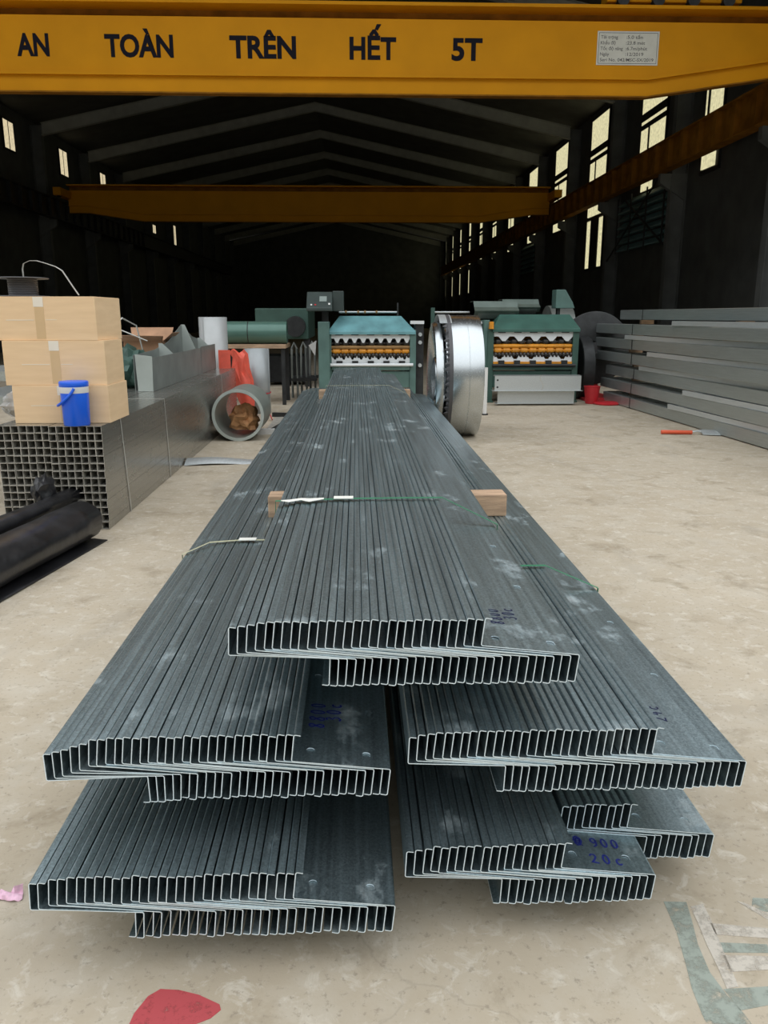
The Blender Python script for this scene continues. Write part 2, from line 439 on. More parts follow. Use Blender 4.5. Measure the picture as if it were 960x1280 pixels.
# left wall windows
for (y0, y1, za, zb) in ((36.0, 37.05, 8.15, 9.25), (42.4, 43.5, 8.15, 9.3), (48.8, 49.8, 8.2, 9.25), (54.2, 54.85, 8.9, 9.25), (60.4, 61.3, 7.15, 7.7), (67.2, 68.0, 6.65, 8.35)):
    t = MB()
    for ya in (y0 - .07, y1): t.box(XL, XL + .06, ya, ya + .07, za - .07, zb + .07)
    for zz in (za - .07, zb): t.box(XL, XL + .06, y0, y1, zz, zz + .07)
    t.box(XL, XL + .05, (y0 + y1) / 2 - .03, (y0 + y1) / 2 + .02, za, zb)
    fr = struct(t.build('window_%d' % wn, M['dark'])); wn += 1
    MB().box(XL + .005, XL + .04, y0, y1, za, zb).build('window_pane', M['pane_warm'], fr)
# louvred wall panel with cross bracing in front
t = thing('wall_louver', (10.2, 29.6, 3.7), 'blue-grey louvred vent panel on the right wall under the runway girder', 'louver')
b = MB()
for k in range(7):
    z = 3.8 + k * .27
    b.prism([(10.26, z), (10.02, z - .02), (10.02, z + .02), (10.26, z + .22)], 'y', 27.3, 32.0)
b.build('slats', M['louver'], t)
for ya in (27.25, 28.9, 30.5, 32.0): MB().box(9.99, 10.03, ya, ya + .06, 3.7, 5.7).build('post', M['dark'], t)
t = thing('wall_louver', (10.2, 48.9, 3.7), 'small far louvred vent panel low on the right wall', 'louver')
b = MB()
for k in range(6):
    z = 3.9 + k * .27
    b.prism([(10.26, z), (10.02, z - .02), (10.02, z + .02), (10.26, z + .22)], 'y', 47.3, 50.6)
b.build('slats', M['louver'], t)
t = thing('cross_brace', (9.9, 29.5, 3.4), 'dark crossed steel rods in front of the louvred panel', 'bracing')
for (za, zb) in ((3.5, 6.3), (6.3, 3.5)): MB().tube([(9.88, 26.4, za), (9.88, 32.6, zb)], .035, 6).build('rod', M['dark'], t)
# crane runway girders
for xg, nm in ((9.45, 'orange crane runway girder along the right wall'), (-13.6, 'crane runway girder along the left wall, coloured dark for shade')):
    t = thing('runway_girder', (xg, 50, 5.7), nm, 'girder')
    b = MB(); b.box(xg - .012, xg + .012, 14, 92, 5.7, 6.5); b.box(xg - .16, xg + .16, 14, 92, 5.68, 5.71); b.box(xg - .2, xg + .2, 14, 92, 6.5, 6.53); b.box(xg - .04, xg + .04, 14, 92, 6.53, 6.6)
    gm = M['yellow_shaded'] if xg > 0 else M['dark']  # left girder coloured dark to stand in for the hall's shade
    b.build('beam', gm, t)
    for k in range(38):
        y = 14.6 + k * 1.07
        s_ = -1 if xg > 0 else 1
        MB().box(min(xg, xg + s_ * .15), max(xg, xg + s_ * .15), y - .012, y + .2, 5.71, 6.5).build('stiffener', gm, t)
    for y in cols_y[1:13]:
        xa, xb = (xg, XR - .02) if xg > 0 else (XL + .02, xg)
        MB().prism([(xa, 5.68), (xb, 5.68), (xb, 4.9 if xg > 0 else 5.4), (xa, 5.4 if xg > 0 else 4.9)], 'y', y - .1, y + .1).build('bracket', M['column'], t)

# ------------------------------------------------------------------ bridge cranes
def crane(y0, label, text):
    t = thing('bridge_crane', (XM, y0, 5.7), label, 'bridge crane', 'overhead cranes')
    xl, xr = -13.3, 9.2; ta, tb = 5.9, 8.4; tc, td = -9.9, -12.4
    def bot(z, dz): return [(xl, z + dz), (td, z + dz), (tc, z), (ta, z), (tb, z + dz), (xr, z + dz)]
    up = bot(6.05, .36)
    b = MB(); b.prism(up + [(xr, 7.05), (xl, 7.05)], 'y', y0, y0 + .5)                     # box web
    b.build('girder', M['yellow'], t)
    lo = bot(5.71, .36)
    hi = bot(6.0, .36)[::-1]
    b = MB(); b.prism(lo + hi, 'y', y0 + .03, y0 + .2); b.build('lower_chord', M['yellow'], t)
    fl = bot(6.0, .36) + bot(6.05, .36)[::-1]
    b = MB(); b.prism(fl, 'y', y0 - .05, y0 + .3); b.build('bottom_flange', M['yellow'], t)
    b = MB(); b.prism(bot(5.69, .36) + bot(5.715, .36)[::-1], 'y', y0 - .0, y0 + .2); b.build('bottom_plate', M['yellow_shaded'], t)
    b = MB(); b.box(xl, xr, y0 + .25, y0 + .5, 7.05, 7.24); b.build('upper_web', M['yellow_shaded'], t)  # darker colour paints in the shade below the top flange
    b = MB(); b.box(xl, xr, y0 - .16, y0 + .66, 7.24, 7.30); b.build('top_flange', M['yellow'], t)
    b = MB(); b.box(xl, xr, y0 + .2, y0 + .3, 7.30, 7.36); b.build('rail', M['dark'], t)
    for xe in (xl - .1, xr):
        b = MB(); b.box(xe - .1, xe + .25, y0 - 1.4, y0 + 1.9, 6.66, 7.0)
        b.build('end_carriage', M['yellow'], t, bevel=.02)
        for yy in (y0 - 1.1, y0 + 1.6):
            b = MB(); b.lathe([(0, xe), (.2, xe), (.2, xe + .12), (0, xe + .12)], 'x', 20, (0, yy, 6.8)); b.build('wheel', M['dark'], t, smooth=True)
    if text:
        for w, xa, xb in (('AN', -6.554, -5.93), ('TOÀN', -4.855, -3.53), ('TRÊN', -2.435, -1.135), ('HẾT', -.085, .835), ('5T', 1.935, 2.545)):
            text_mesh(w, .395, xb - xa, M['navy'], 'letters', t, xa, y0 - .001, 6.34, .006, .034)
        b = MB(); b.box(4.83, 6.07, y0 - .012, y0 - .001, 6.27, 6.88); pl = b.build('name_plate', M['plate'], t)
        b = MB(); yy = y0 - .0135
        for (xa, xb, za, zb) in ((4.86, 6.04, 6.845, 6.853), (4.86, 6.04, 6.297, 6.305), (4.86, 4.868, 6.3, 6.85), (6.032, 6.04, 6.3, 6.85)): b.box(xa, xb, yy, yy + .002, za, zb)
        b.build('plate_border', M['plate_text'], pl)
        for k, (l, r_) in enumerate((('Tải trọng', ':5.0 tấn'), ('Khẩu độ', ':23.8 mét'), ('Tốc độ nâng', ':6.7m/phút'), ('Ngày', ':12/2019'), ('Seri No. 042/MSC-SX/2019', None))):
            z = 6.745 - k * .102
            text_mesh(l, .062, {0: .34, 1: .30, 2: .45, 3: .18, 4: 1.08}[k], M['plate_text'], 'plate_lettering', pl, 4.9, y0 - .012, z, .002, .004)
            if r_: text_mesh(r_, .062, {0: .33, 1: .38, 2: .43, 3: .36}[k], M['plate_text'], 'plate_lettering', pl, 5.41, y0 - .012, z, .002, .004)
    return t
t = crane(17.5, 'yellow overhead crane girder lettered AN TOÀN TRÊN HẾT 5T', True)
# hoist trolley standing on the top flange
b = MB(); b.box(5.0, 7.7, 17.55, 18.0, 7.42, 7.75); b.build('trolley_frame', M['yellow'], t, bevel=.02)
for x in (5.3, 6.0, 6.7, 7.4):
    b = MB(); b.lathe([(0, 17.45), (.12, 17.45), (.12, 17.6), (0, 17.6)], 'y', 18, (x, 0, 7.44)); b.build('trolley_wheel', M['dark'], t, smooth=True)
crane(40.0, 'dim second overhead crane girder deep inside the dark hall', False)

# ------------------------------------------------------------------ Z purlins
T = .0021; HF = .065; LIP = .0155; WEB = .222; LEN = 8.8
def zmesh(name, length, dent=None):
    b = MB(); h = T / 2; rr = .004
    # centre line with rounded corners
    def arc(cx, cz, a0, a1, n=3): return [(cx + rr * math.cos(R(a0 + (a1 - a0) * i / n)), cz + rr * math.sin(R(a0 + (a1 - a0) * i / n))) for i in range(n + 1)]
    left = [(LIP, HF - .001)] + arc(rr, HF - rr, 90, 180) + arc(rr, rr, 180, 270)
    right = arc(WEB - rr, -rr, 90, 0) + arc(WEB - rr, -HF + rr, 0, -90) + [(WEB - LIP, -HF + .001)]
    cl = left + right
    n = len(cl)
    off = []
    for i in range(n):
        p0 = Vector(cl[max(i - 1, 0)]); p1 = Vector(cl[min(i + 1, n - 1)]); d = (p1 - p0).normalized(); nn = Vector((-d.y, d.x))
        off.append((Vector(cl[i]) + nn * h, Vector(cl[i]) - nn * h))
    wi = len(left) - 1                                   # web runs from cl[wi] to cl[wi+1]
    ys = [0, length]
    o = len(b.v)
    for y in ys:
        for a, c in off: b.v += [(a.x, y, a.y), (c.x, y, c.y)]
    q = 2 * n
    for i in range(n - 1):
        A, B = 2 * i, 2 * i + 2
        if i != wi:
            b.f.append((A, B, q + B, q + A)); b.m.append(0)
            b.f.append((A + 1, q + A + 1, q + B + 1, B + 1)); b.m.append(0)
        b.f.append((A, A + 1, B + 1, B)); b.m.append(1)
        b.f.append((q + A, q + B, q + B + 1, q + A + 1)); b.m.append(1)
    for i in (0, n - 1):
        A = 2 * i
        b.f.append((A, q + A, q + A + 1, A + 1)); b.m.append(1)
    # web with punched slots
    xa, za = cl[wi]; xb, zb = cl[wi + 1]
    holes = [(.04, .05), (.168, .05), (.168, .44), (.168, .84), (.04, .44), (.168, length - .05), (.04, length - .05)]
    pts = [(xa, 0), (xb, 0), (xb, length), (xa, length)]; faces = [[0, 1, 2, 3]]
    rings = []
    for hx, hy in holes:
        s = len(pts); nseg = 14
        for k in range(nseg):
            a = 2 * PI * k / nseg
            pts.append((hx + .0095 * math.cos(a), hy + .0085 * math.sin(a) + (.004 if math.sin(a) > 0 else -.004)))
        rings.append((s, nseg)); faces.append(list(range(s, s + nseg)))
    vo, eo, fo, ov, oe, of = delaunay_2d_cdt([Vector(p) for p in pts], [], faces, 2, 1e-6)
    o = len(b.v); nv = len(vo)
    for hh in (h, -h):
        for p in vo: b.v.append((p.x, p.y, hh))
    hc = [Vector(hh) for hh in holes]
    for f in fo:
        c = sum((vo[i] for i in f), Vector((0, 0))) / len(f)
        if any((c - hq).length < .0105 for hq in hc): continue
        b.f.append(tuple(o + i for i in f)); b.m.append(0)
        b.f.append(tuple(o + nv + i for i in f)[::-1]); b.m.append(0)
    for s, nseg in rings:
        o = len(b.v)
        for hh in (h, -h):
            for k in range(nseg): b.v.append(pts[s + k] + (hh,))
        for k in range(nseg):
            k2 = (k + 1) % nseg
            b.f.append((o + k, o + k2, o + nseg + k2, o + nseg + k)); b.m.append(1)
    me = b.mesh(name, [M['steel'], M['edge']])
    return me
Z88 = zmesh('z_purlin_mesh', 8.8); Z89 = zmesh('z_purlin_long_mesh', 8.9)

# handwriting: strokes in a unit box (x 0-.6, y 0-1)
def arcp(cx, cy, rx, ry, a0, a1, n=12): return [(cx + rx * math.cos(R(a0 + (a1 - a0) * i / n)), cy + ry * math.sin(R(a0 + (a1 - a0) * i / n))) for i in range(n + 1)]
GL = {'8': [[(.52, .93), (.36, 1), (.16, .92), (.14, .74), (.34, .52), (.52, .28), (.42, .04), (.2, .02), (.1, .2), (.24, .46), (.46, .7), (.54, .86), (.5, .97)]],
      '0': [arcp(.3, .5, .2, .48, 100, 470)],
      '9': [arcp(.3, .72, .2, .26, 30, 390) + [(.5, .5), (.44, .15), (.2, 0)]],
      '2': [[(.08, .78), (.2, .97), (.42, .94), (.5, .72), (.34, .38), (.06, .04), (.3, .08), (.6, .02)]],
      '3': [[(.08, .92), (.34, 1), (.46, .8), (.22, .54), (.46, .46), (.5, .2), (.26, 0), (.05, .1)]],
      '4': [[(.4, 1), (.1, .4), (.52, .42)], [(.44, .66), (.4, 0)]],
      'c': [arcp(.32, .3, .2, .3, 50, 320)], '.': [[(.1, .02), (.16, .06)]],
      '#': [[(.0, .5), (.1, .9), (.3, 1), (.5, .8), (.56, .5), (.4, .1), (.2, .02), (.05, .3), (.2, .7), (.45, .7), (.4, .3), (.15, .3), (.1, .6), (.3, .85), (.5, .6), (.3, .15), (.1, .5), (.5, .5)]],
      '_': [[(0, -.14), (.7, -.1)]], '(': [arcp(.5, .4, .45, .4, 60, 230)]}
def writing(lines, parent, mtl, w=.0032):
    """lines: (text, x, y, direction angle, height) in the web's own plane"""
    for txt, x, y, ang, h, adv in lines:
        b = MB(); ca, sa = math.cos(R(ang)), math.sin(R(ang)); px_ = 0
        for ch in txt:
            for st in GL.get(ch, []):
                P = [(x + ca * (px_ + u * h) - sa * v * h, y + sa * (px_ + u * h) + ca * v * h, T / 2 + .0007) for u, v in st]
                b.strip(P, (0, 0, 1), .0003, w)
            px_ += h * adv
        o = b.build('marker_writing', mtl, parent, world=False); o['label'] = 'blue handwritten marker figures'

def bundle(n, x0, zl, y0, pitch, desc, group, me=Z88, droop=(3, 3.5, .012), last=None, mirror_from=None, jit=1.):
    objs = []
    for k in range(n):
        o = bpy.data.objects.new('z_purlin', me); C.objects.link(o)
        tilt = math.degrees(math.atan(T / pitch)) + random.uniform(-.25, .25) * jit
        dz = 0
        if k < droop[0]:
            u = (droop[0] - k) / droop[0]; tilt -= droop[1] * u; dz = -droop[2] * u
        o.location = (x0 + k * pitch + random.uniform(-.0012, .0012) * jit, y0 + random.uniform(-.004, .004) * jit, zl + dz + random.uniform(-.0012, .0012) * jit)
        o.rotation_euler = (0, R(tilt), 0)
        if k < n - 1 - k: lab = ('leftmost' if k == 0 else ORD[k] + ' from the left')
        else: lab = ('rightmost' if k == n - 1 else ORD[n - 1 - k] + ' from the right')
        tag(o, 'galvanized Z purlin, %s in the %s' % (lab, desc), 'steel purlin', group)
        objs.append(o)
    return objs
A = bundle(30, -.284, .692, 1.635, .0191, 'top middle bundle', 'purlins of the top bundle')
A[-1]['label'] = 'galvanized Z purlin marked in blue, rightmost in the top middle bundle'
writing([('8800', .078, .14, 90, .031, .86), ('30c', .116, .18, 90, .031, .9)], A[-1], M['marker_dark'], .0038)
B = bundle(30, -.692, .437, 1.605, .01865, 'upper left bundle', 'purlins of the upper left bundle', droop=(6, 8, .036))
B[-1]['label'] = 'galvanized Z purlin marked 8800 30c, rightmost in the upper left bundle'
writing([('8800', .066, .155, 90, .036, .95), ('30c', .106, .195, 90, .036, .95)], B[-1], M['marker'], .0045)
Cb = bundle(30, .109, .432, 1.615, .0192, 'upper right bundle', 'purlins of the upper right bundle')
Cb[-1]['label'] = 'galvanized Z purlin with dark blue figures, rightmost in the upper right bundle'
writing([('24c', .100, .16, 90, .034, .9)], Cb[-1], M['marker_dark'], .0038)
D = bundle(30, -.706, .178, 1.485, .0193, 'lower left bundle', 'purlins of the lower left bundle')
E_ = bundle(20, .102, .178, 1.560, .0187, 'lower right bundle', 'longer purlins of the lower right bundle', Z89)
E_[-1]['label'] = 'galvanized Z purlin marked 8900 20c in blue, end of lower right bundle'
writing([('#', .056, .085, 0, .034, .8), ('.900', .070, .085, 0, .031, .82), ('20c', .078, .024, 0, .032, .92)], E_[-1], M['marker'], .0042)
F_ = bundle(10, .487, .178, 1.705, .0188, 'set-back row at lower right', 'shorter purlins of the lower right row', droop=(0, 0, 0))
F_[-1]['label'] = 'bare galvanized Z purlin at the outer right edge of the bottom layer'
writing([('(', .035, .075, 20, .03, .8)], F_[-1], M['marker_dark'], .003)

# timbers between the layers
def timber(x0, x1, y, z0, z1, d, label, rz=0.):
    b = MB(); b.box(x0, x1, y, y + d, z0, z1)
    return tag(b.build('timber_bearer', M['wood'], bevel=.006), label, 'timber', 'timber bearers between the layers')
timber(-.41, .69, 3.58, .497, .600, .12, 'brown timber bearer under the top bundle near its green strap')
timber(-.42, .60, 8.98, .497, .600, .12, 'brown timber bearer under the far end of the top bundle')
for y in (3.6, 8.9):
    w = 'near' if y < 5 else 'far'
    timber(-.68, .86, y, .241, .338, .12, 'brown timber bearer between the lower and upper layers, %s one' % w)
    timber(-.69, .84, y, .0, .088, .12, 'brown timber bearer on the floor below the lowest purlins, %s one' % w)

# plastic straps
def loop(pts, y_of, mtl, label, seal=None, tail=None, w=.016):
    b = MB(); P = []
    n = len(pts)
    for i in range(n):
        p, q = pts[i], pts[(i + 1) % n]
        for k in range(4):
            u = k / 4; x = p[0] + (q[0] - p[0]) * u; z = p[1] + (q[1] - p[1]) * u; P.append((x, y_of(x), z))
    b.strip(P, (0, 1, 0), w, .0012, closed=True)
    xs = [p[0] for p in pts]
    t = thing('packing_strap', ((min(xs) + max(xs)) / 2, y_of(0), min(p[1] for p in pts)), label, 'strap')
    b.build('band', mtl, t)
    if seal:
        x, z = seal; MB().box(x - .035, x + .035, y_of(x) - .018, y_of(x) + .018, z, z + .003).build('seal_tape', M['white_tail'], t)
    if tail:
        b = MB(); b.sheet([[(x, y + dy * wv, z) for dy in (-.5, .5)] for x, y, z, wv in tail], .0015); b.build('loose_tail', M['white_tail'], t)
    return t
loop([(-.290, .764), (.305, .766), (.499, .677), (.495, .597), (.29, .601), (-.08, .600), (-.292, .675)], lambda x: 2.80 - .25 * max(0, x - .3) - .12 * max(0, -.05 - x), M['strap_green'], 'green plastic strap around the top bundle with a white taped seal', (-.05, .7672),
     [(-.27, 2.765, .7675, .008), (-.24, 2.755, .7685, .035), (-.2, 2.78, .769, .03), (-.17, 2.765, .7685, .05), (-.12, 2.795, .7675, .02)])
loop([(-.705, .470), (-.60, .509), (-.13, .511), (.085, .420), (.08, .338), (-.49, .341), (-.705, .40)], lambda x: 3.17 - .35 * max(0, -.52 - x), M['strap_pale'], 'pale yellow strap across the upper left bundle', (-.45, .512))
loop([(.100, .504), (.69, .506), (.893, .416), (.889, .336), (.29, .338), (.102, .41)], lambda x: 2.80, M['strap_green'], 'green plastic strap across the upper right bundle')
loop([(-.290, .764), (.305, .766), (.499, .677), (.495, .597), (.29, .601), (-.08, .600), (-.292, .675)], lambda x: 7.6, M['strap_pale'], 'pale strap around the top bundle near its far end')

# ------------------------------------------------------------------ square tubes
def tubemesh():
    b = MB(); s, t, L_ = .0245, .0022, 6.0
    o = len(b.v)
    for y in (0, L_):
        for r in (s, s - t):
            b.v += [(-r, y, -r), (r, y, -r), (r, y, r), (-r, y, r)]
    for k in range(4):
        k2 = (k + 1) % 4
        b.f.append((k, k2, 8 + k2, 8 + k)); b.m.append(0)
        b.f.append((4 + k, 12 + k, 12 + k2, 4 + k2)); b.m.append(2)
        b.f.append((k, 4 + k, 4 + k2, k2)); b.m.append(1)
        b.f.append((8 + k, 8 + k2, 12 + k2, 12 + k)); b.m.append(1)
    return b.mesh('square_tube_mesh', [M['tube'], M['tube_edge'], M['tube_in']])
TM = tubemesh()
for bi, (xr, desc, grp) in enumerate(((-1.672, 'right-hand tube bundle', 'square tubes of the right bundle'), (-2.024, 'left-hand tube bundle', 'square tubes of the left bundle'))):
    for row in range(14):
        for col in range(7):
            o = bpy.data.objects.new('square_tube', TM); C.objects.link(o)
            o.location = (xr - .0248 - col * .0492 + random.uniform(-.0006, .0006), 5.28 + bi * .03 + random.uniform(-.008, .008), .7005 - .0248 - row * .0499 + random.uniform(-.0004, .0004))
            rl = 'top row' if row == 0 else ('bottom row' if row == 13 else ORD[row] + ' row down')
            cl = 'rightmost' if col == 0 else ORD[col] + ' from the right'
            tag(o, 'grey square steel tube, %s, %s in the %s' % (rl, cl, desc), 'steel tube', grp)
for k, (ya, yb) in enumerate(((5.70, 5.80), (7.03, 7.1), (10.05, 10.1))):
    b = MB(); P = [(-1.668, ya, .704), (-1.667, (ya + yb) / 2, .35), (-1.668, yb, .001), (-2.02, yb, .001), (-2.021, ya, .704)]
    b.strip(P, (0, 1, .02), .014, .0015, closed=True)
    tag(b.build('steel_strap', M['wire']), 'thin steel strap around the right-hand tube bundle, %s from the near end' % ORD[k], 'strap', 'steel straps on the tubes')

# ------------------------------------------------------------------ cartons, jug, reel
def carton(x0, x1, y0, y1, z0, z1, rz, label, tx, lab_side):
    cx, cy = (x0 + x1) / 2, (y0 + y1) / 2
    t = thing('cardboard_box', (cx, cy, z0), label, 'box', 'stacked cardboard boxes')
    b = MB(); b.box(x0, x1, y0, y1, z0, z1 - .003)
    # two closed top flaps with a slit
    ym = (y0 + y1) / 2
    b.box(x0 + .002, x1 - .002, y0 + .001, ym - .002, z1 - .003, z1); b.box(x0 + .002, x1 - .002, ym + .002, y1 - .001, z1 - .003, z1)
    b.build('carton', M['card'], t, bevel=.006)
    b = MB(); b.box(tx - .03, tx + .03, y0 - .0012, y0 - .0004, z0 + .01, z1 - .004); b.build('tape', M['tape'], t)
    b = MB(); b.box(tx - .035 + lab_side, tx + .03 + lab_side, y0 - .002, y0 - .0013, z1 - .065, z1 - .002); b.build('tape_end', M['tape_white'], t)
    b = MB()
    zz = z0 + (z1 - z0) * .46
    b.box(tx - .22, tx - .04, y0 - .0012, y0 - .0003, zz, zz + .004); b.box(tx + .035, tx + .11, y0 - .0012, y0 - .0003, zz + .002, zz + .005)
    b.build('scuff', M['tape_white'], t)
    t.rotation_euler = (0, 0, R(rz))
    return t
carton(-2.285, -1.655, 5.43, 5.88, .7015, .952, 0, 'cardboard box on the square tubes, bottom of the stack, behind blue jug', -1.95, -.005)
carton(-2.325, -1.665, 5.44, 5.88, .953, 1.243, 1, 'cardboard box in the middle of the stack of three', -1.99, 0)
carton(-2.345, -1.695, 5.45, 5.98, 1.244, 1.523, -1, 'cardboard box on top of the stack, under the wire reel', -2.06, 0)
# blue insulated jug
jx, jy, jz = -1.845, 5.335, .7015
t = thing('water_jug', (jx, jy, jz), 'blue insulated water jug with a white band standing on square tubes', 'jug')
MB().lathe([(0, 0), (.078, 0), (.083, .006), (.088, .20), (.088, .215)], 'z', 36, (jx, jy, jz)).build('body', M['blue'], t, smooth=True)
MB().lathe([(.0885, .212), (.0895, .214), (.0905, .252), (.088, .254)], 'z', 36, (jx, jy, jz)).build('band', M['white'], t, smooth=True)
MB().lathe([(.0885, .25), (.092, .254), (.093, .280), (.088, .287), (.05, .290), (0, .290)], 'z', 36, (jx, jy, jz)).build('lid', M['blue'], t, smooth=True)
P = []
for i in range(22):
    u = i / 21; ph = R(18 - 190 * u); z = .245 - .115 * math.sin(PI * u) ** .8
    r = .096 + .012 * math.sin(PI * u)
    P.append((jx + r * math.sin(ph), jy - r * math.cos(ph), jz + z))
b = MB(); b.tube(P, .009, 8); b.build('handle', M['blue'], t, smooth=True)
# wire reel
rx, ry, rzz = -2.235, 5.66, 1.5235
t = thing('wire_reel', (rx, ry, rzz), 'dark grey wire reel lying flat on the top cardboard box', 'reel')
for z in (0, .118): MB().lathe([(.03, z), (.165, z), (.168, z + .004), (.165, z + .008), (.03, z + .008), (.03, z)], 'z', 40, (rx, ry, rzz)).build('flange', M['reel'], t, smooth=True)
pr = [(.03, .008)] + [(.092 + .004 * (i % 2), .008 + .11 * i / 18) for i in range(19)] + [(.03, .118)]
MB().lathe(pr, 'z', 40, (rx, ry, rzz)).build('wound_wire', M['reel'], t, smooth=True)
P = [(-2.185, 5.56, 1.65), (-2.186, 5.56, 1.70), (-2.175, 5.56, 1.735), (-2.135, 5.56, 1.752), (-2.09, 5.56, 1.752), (-2.03, 5.56, 1.735), (-1.97, 5.56, 1.715), (-1.93, 5.56, 1.69), (-1.90, 5.56, 1.64), (-1.87, 5.56, 1.59), (-1.835, 5.56, 1.535)]
PP = []
for i in range(len(P) - 1):
    for k in range(3): PP.append(tuple(P[i][j] + (P[i + 1][j] - P[i][j]) * k / 3 for j in range(3)))
PP.append(P[-1])
MB().strip(PP, (.1, 1, .15), .016, .002).build('loose_band', M['wire'], t)
# things at the left edge behind the cartons
t = thing('steel_rack', (-2.75, 6.4, 0), 'grey steel rack shelf at the left edge behind the cardboard boxes', 'rack')
MB().box(-3.2, -2.38, 6.1, 6.9, .93, 1.0).build('shelf', M['galv_stack'], t)
for x in (-3.15, -2.46):
    for y in (6.15, 6.8): MB().box(x, x + .05, y, y + .05, 0, .93).build('post', M['dark'], t)
def crumple(cx, cy, cz, sx, sy, sz, seed, n=14, mtop=1.):
    rnd = random.Random(seed); b = MB()
    bm = bmesh.new(); bmesh.ops.create_icosphere(bm, subdivisions=3, radius=1)
    from mathutils import noise
    for v in bm.verts:
        d = v.co.normalized(); k = 1 + .45 * noise.noise(d * 2.3 + Vector((seed, 0, 0))) + .22 * noise.noise(d * 6 + Vector((0, seed, 0)))
        v.co = Vector((d.x * sx * k, d.y * sy * k, max(d.z * sz * k, -sz * .8)))
    zm = min(v.co.z for v in bm.verts)
    b.v = [(v.co.x + cx, v.co.y + cy, v.co.z - zm + cz) for v in bm.verts]; b.f = [tuple(v.index for v in f.verts) for f in bm.faces]; b.m = [0] * len(b.f); bm.free()
    return b
tag(crumple(-2.42, 5.85, .7015, .11, .12, .10, 3).build('crumpled_film', M['film']), 'crumpled greyish film at left edge beside the lowest cardboard box', 'film')

# ------------------------------------------------------------------ black sheet roll, bottom left
t = thing('plastic_sheet_roll', (-1.95, 4.1, 0), 'black plastic sheet loosely rolled, lying on the floor before the tubes', 'sheet roll')
def rollpath(cx, cz, r0, turns, squash=1., dr=-.012):
    P = []; n = int(turns * 26)
    for i in range(n + 1):
        a = -PI / 2 + 2 * PI * i / 26; r = r0 + dr * i / 26
        P.append((cx + r * 1.12 * math.cos(a), cz + r * squash * math.sin(a)))
    return P
def swept_roll(P, y0, y1, x_of, th, seed, ny=12):
    from mathutils import noise
    b = MB(); n = len(P); o = 0
    rows = []
    for j in range(ny + 1):
        y = y0 + (y1 - y0) * j / ny; row = []
        for i, (x, z) in enumerate(P):
            k = .012 * noise.noise(Vector((x * 9, y * 3, z * 9 + seed)))
            row.append((x + x_of(y) + k, y + .02 * math.sin(i * .5), max(z + k, .003)))
        rows.append(row)
    I = lambda j, i: j * n + i
    for row in rows: b.v += row
    for j in range(ny):
        for i in range(n - 1): b.f.append((I(j, i), I(j, i + 1), I(j + 1, i + 1), I(j + 1, i))); b.m.append(0)
    return b
xo = lambda y: -1.885 + .175 * (y - 4.3)
def solid(o, t_):
    s = o.modifiers.new('thick', 'SOLIDIFY'); s.thickness = t_; s.offset = 0; return o
solid(swept_roll([(.165, .004), (.15, .006), (.12, .004), (.06, .004)] + rollpath(0, .135, .13, 2.4, .95), 2.6, 5.0, xo, .004, 1).build('main_roll', M['black_sheet'], t, smooth=True), .005)
solid(swept_roll(rollpath(-.20, .235, .055, 1.7, .9), 3.0, 5.33, xo, .004, 5).build('upper_fold', M['black_sheet'], t, smooth=True), .005)
solid(swept_roll([(-.45, .004)] + rollpath(-.30, .11, .10, 1.2, 1.), 3.0, 5.2, xo, .004, 9).build('back_fold', M['black_sheet'], t, smooth=True), .005)
b = crumple(-2.02, 5.12, .22, .06, .11, .10, 11); b.build('crumpled_end', M['black_sheet'], t, smooth=True)

# ------------------------------------------------------------------ things behind and on the tubes
t = thing('sheet_metal_gutter', (-2.05, 7.8, .7015), 'grey sheet metal gutter with peaked dividers lying on the square tubes', 'gutter')
MB().prism([(-2.075, .702), (-1.935, .702), (-1.925, 1.03), (-2.085, 1.05)], 'y', 7.74, 7.747).build('end_plate', M['gutter_light'], t)
MB().box(-1.938, -1.933, 7.748, 10.2, .702, 1.015).build('side_wall', M['gutter'], t)
MB().prism([(7.748, .702), (11.0, .702), (11.0, 1.10), (10.55, 1.15), (9.95, 1.30), (9.2, 1.12), (8.6, 1.06), (7.748, 1.04)], 'x', -2.105, -2.1).build('peaked_wall', M['gutter'], t)
MB().box(-2.1, -1.938, 7.748, 11.0, .702, .706).build('bottom', M['gutter'], t)
for y, h in ((8.75, 1.12), (9.95, 1.3), (10.9, 1.12)):
    MB().prism([(-2.099, .706), (-1.94, .706), (-1.94, 1.0), (-2.06, h), (-2.099, h)], 'y', y, y + .006).build('divider', M['gutter_light'], t)
MB().box(-1.937, -1.932, 10.22, 11.25, .702, 1.03).build('side_wall_rear', M['gutter'], t)
# open cardboard box behind
t = thing('open_cardboard_box', (-2.38, 9.4, .7015), 'open brown cardboard box with spread flaps behind the metal gutter', 'box')
b = MB()
for (xa, xb, ya, yb) in ((-2.6, -2.16, 9.2, 9.206), (-2.6, -2.16, 9.6, 9.606), (-2.6, -2.594, 9.2, 9.6), (-2.166, -2.16, 9.2, 9.6)): b.box(xa, xb, ya, yb, .702, 1.13)
b.box(-2.6, -2.16, 9.2, 9.6, .702, .708)
b.build('carton', M['card_in'], t)
for P in ([[(-2.6, 9.2, 1.13), (-2.16, 9.2, 1.13)], [(-2.68, 9.0, 1.2), (-2.1, 9.0, 1.19)]], [[(-2.6, 9.6, 1.13), (-2.16, 9.6, 1.13)], [(-2.65, 9.75, 1.27), (-2.15, 9.75, 1.27)]], [[(-2.16, 9.22, 1.13), (-2.16, 9.58, 1.13)], [(-2.05, 9.2, 1.22), (-2.05, 9.6, 1.22)]]):
    MB().sheet(P, .005).build('flap', M['card_in'], t)
tag(crumple(-2.28, 8.3, .7015, .15, .32, .22, 21).build('green_tarpaulin', M['green_dark'], smooth=True), 'crumpled dark green tarpaulin beside the cartons behind the gutter', 'tarpaulin')
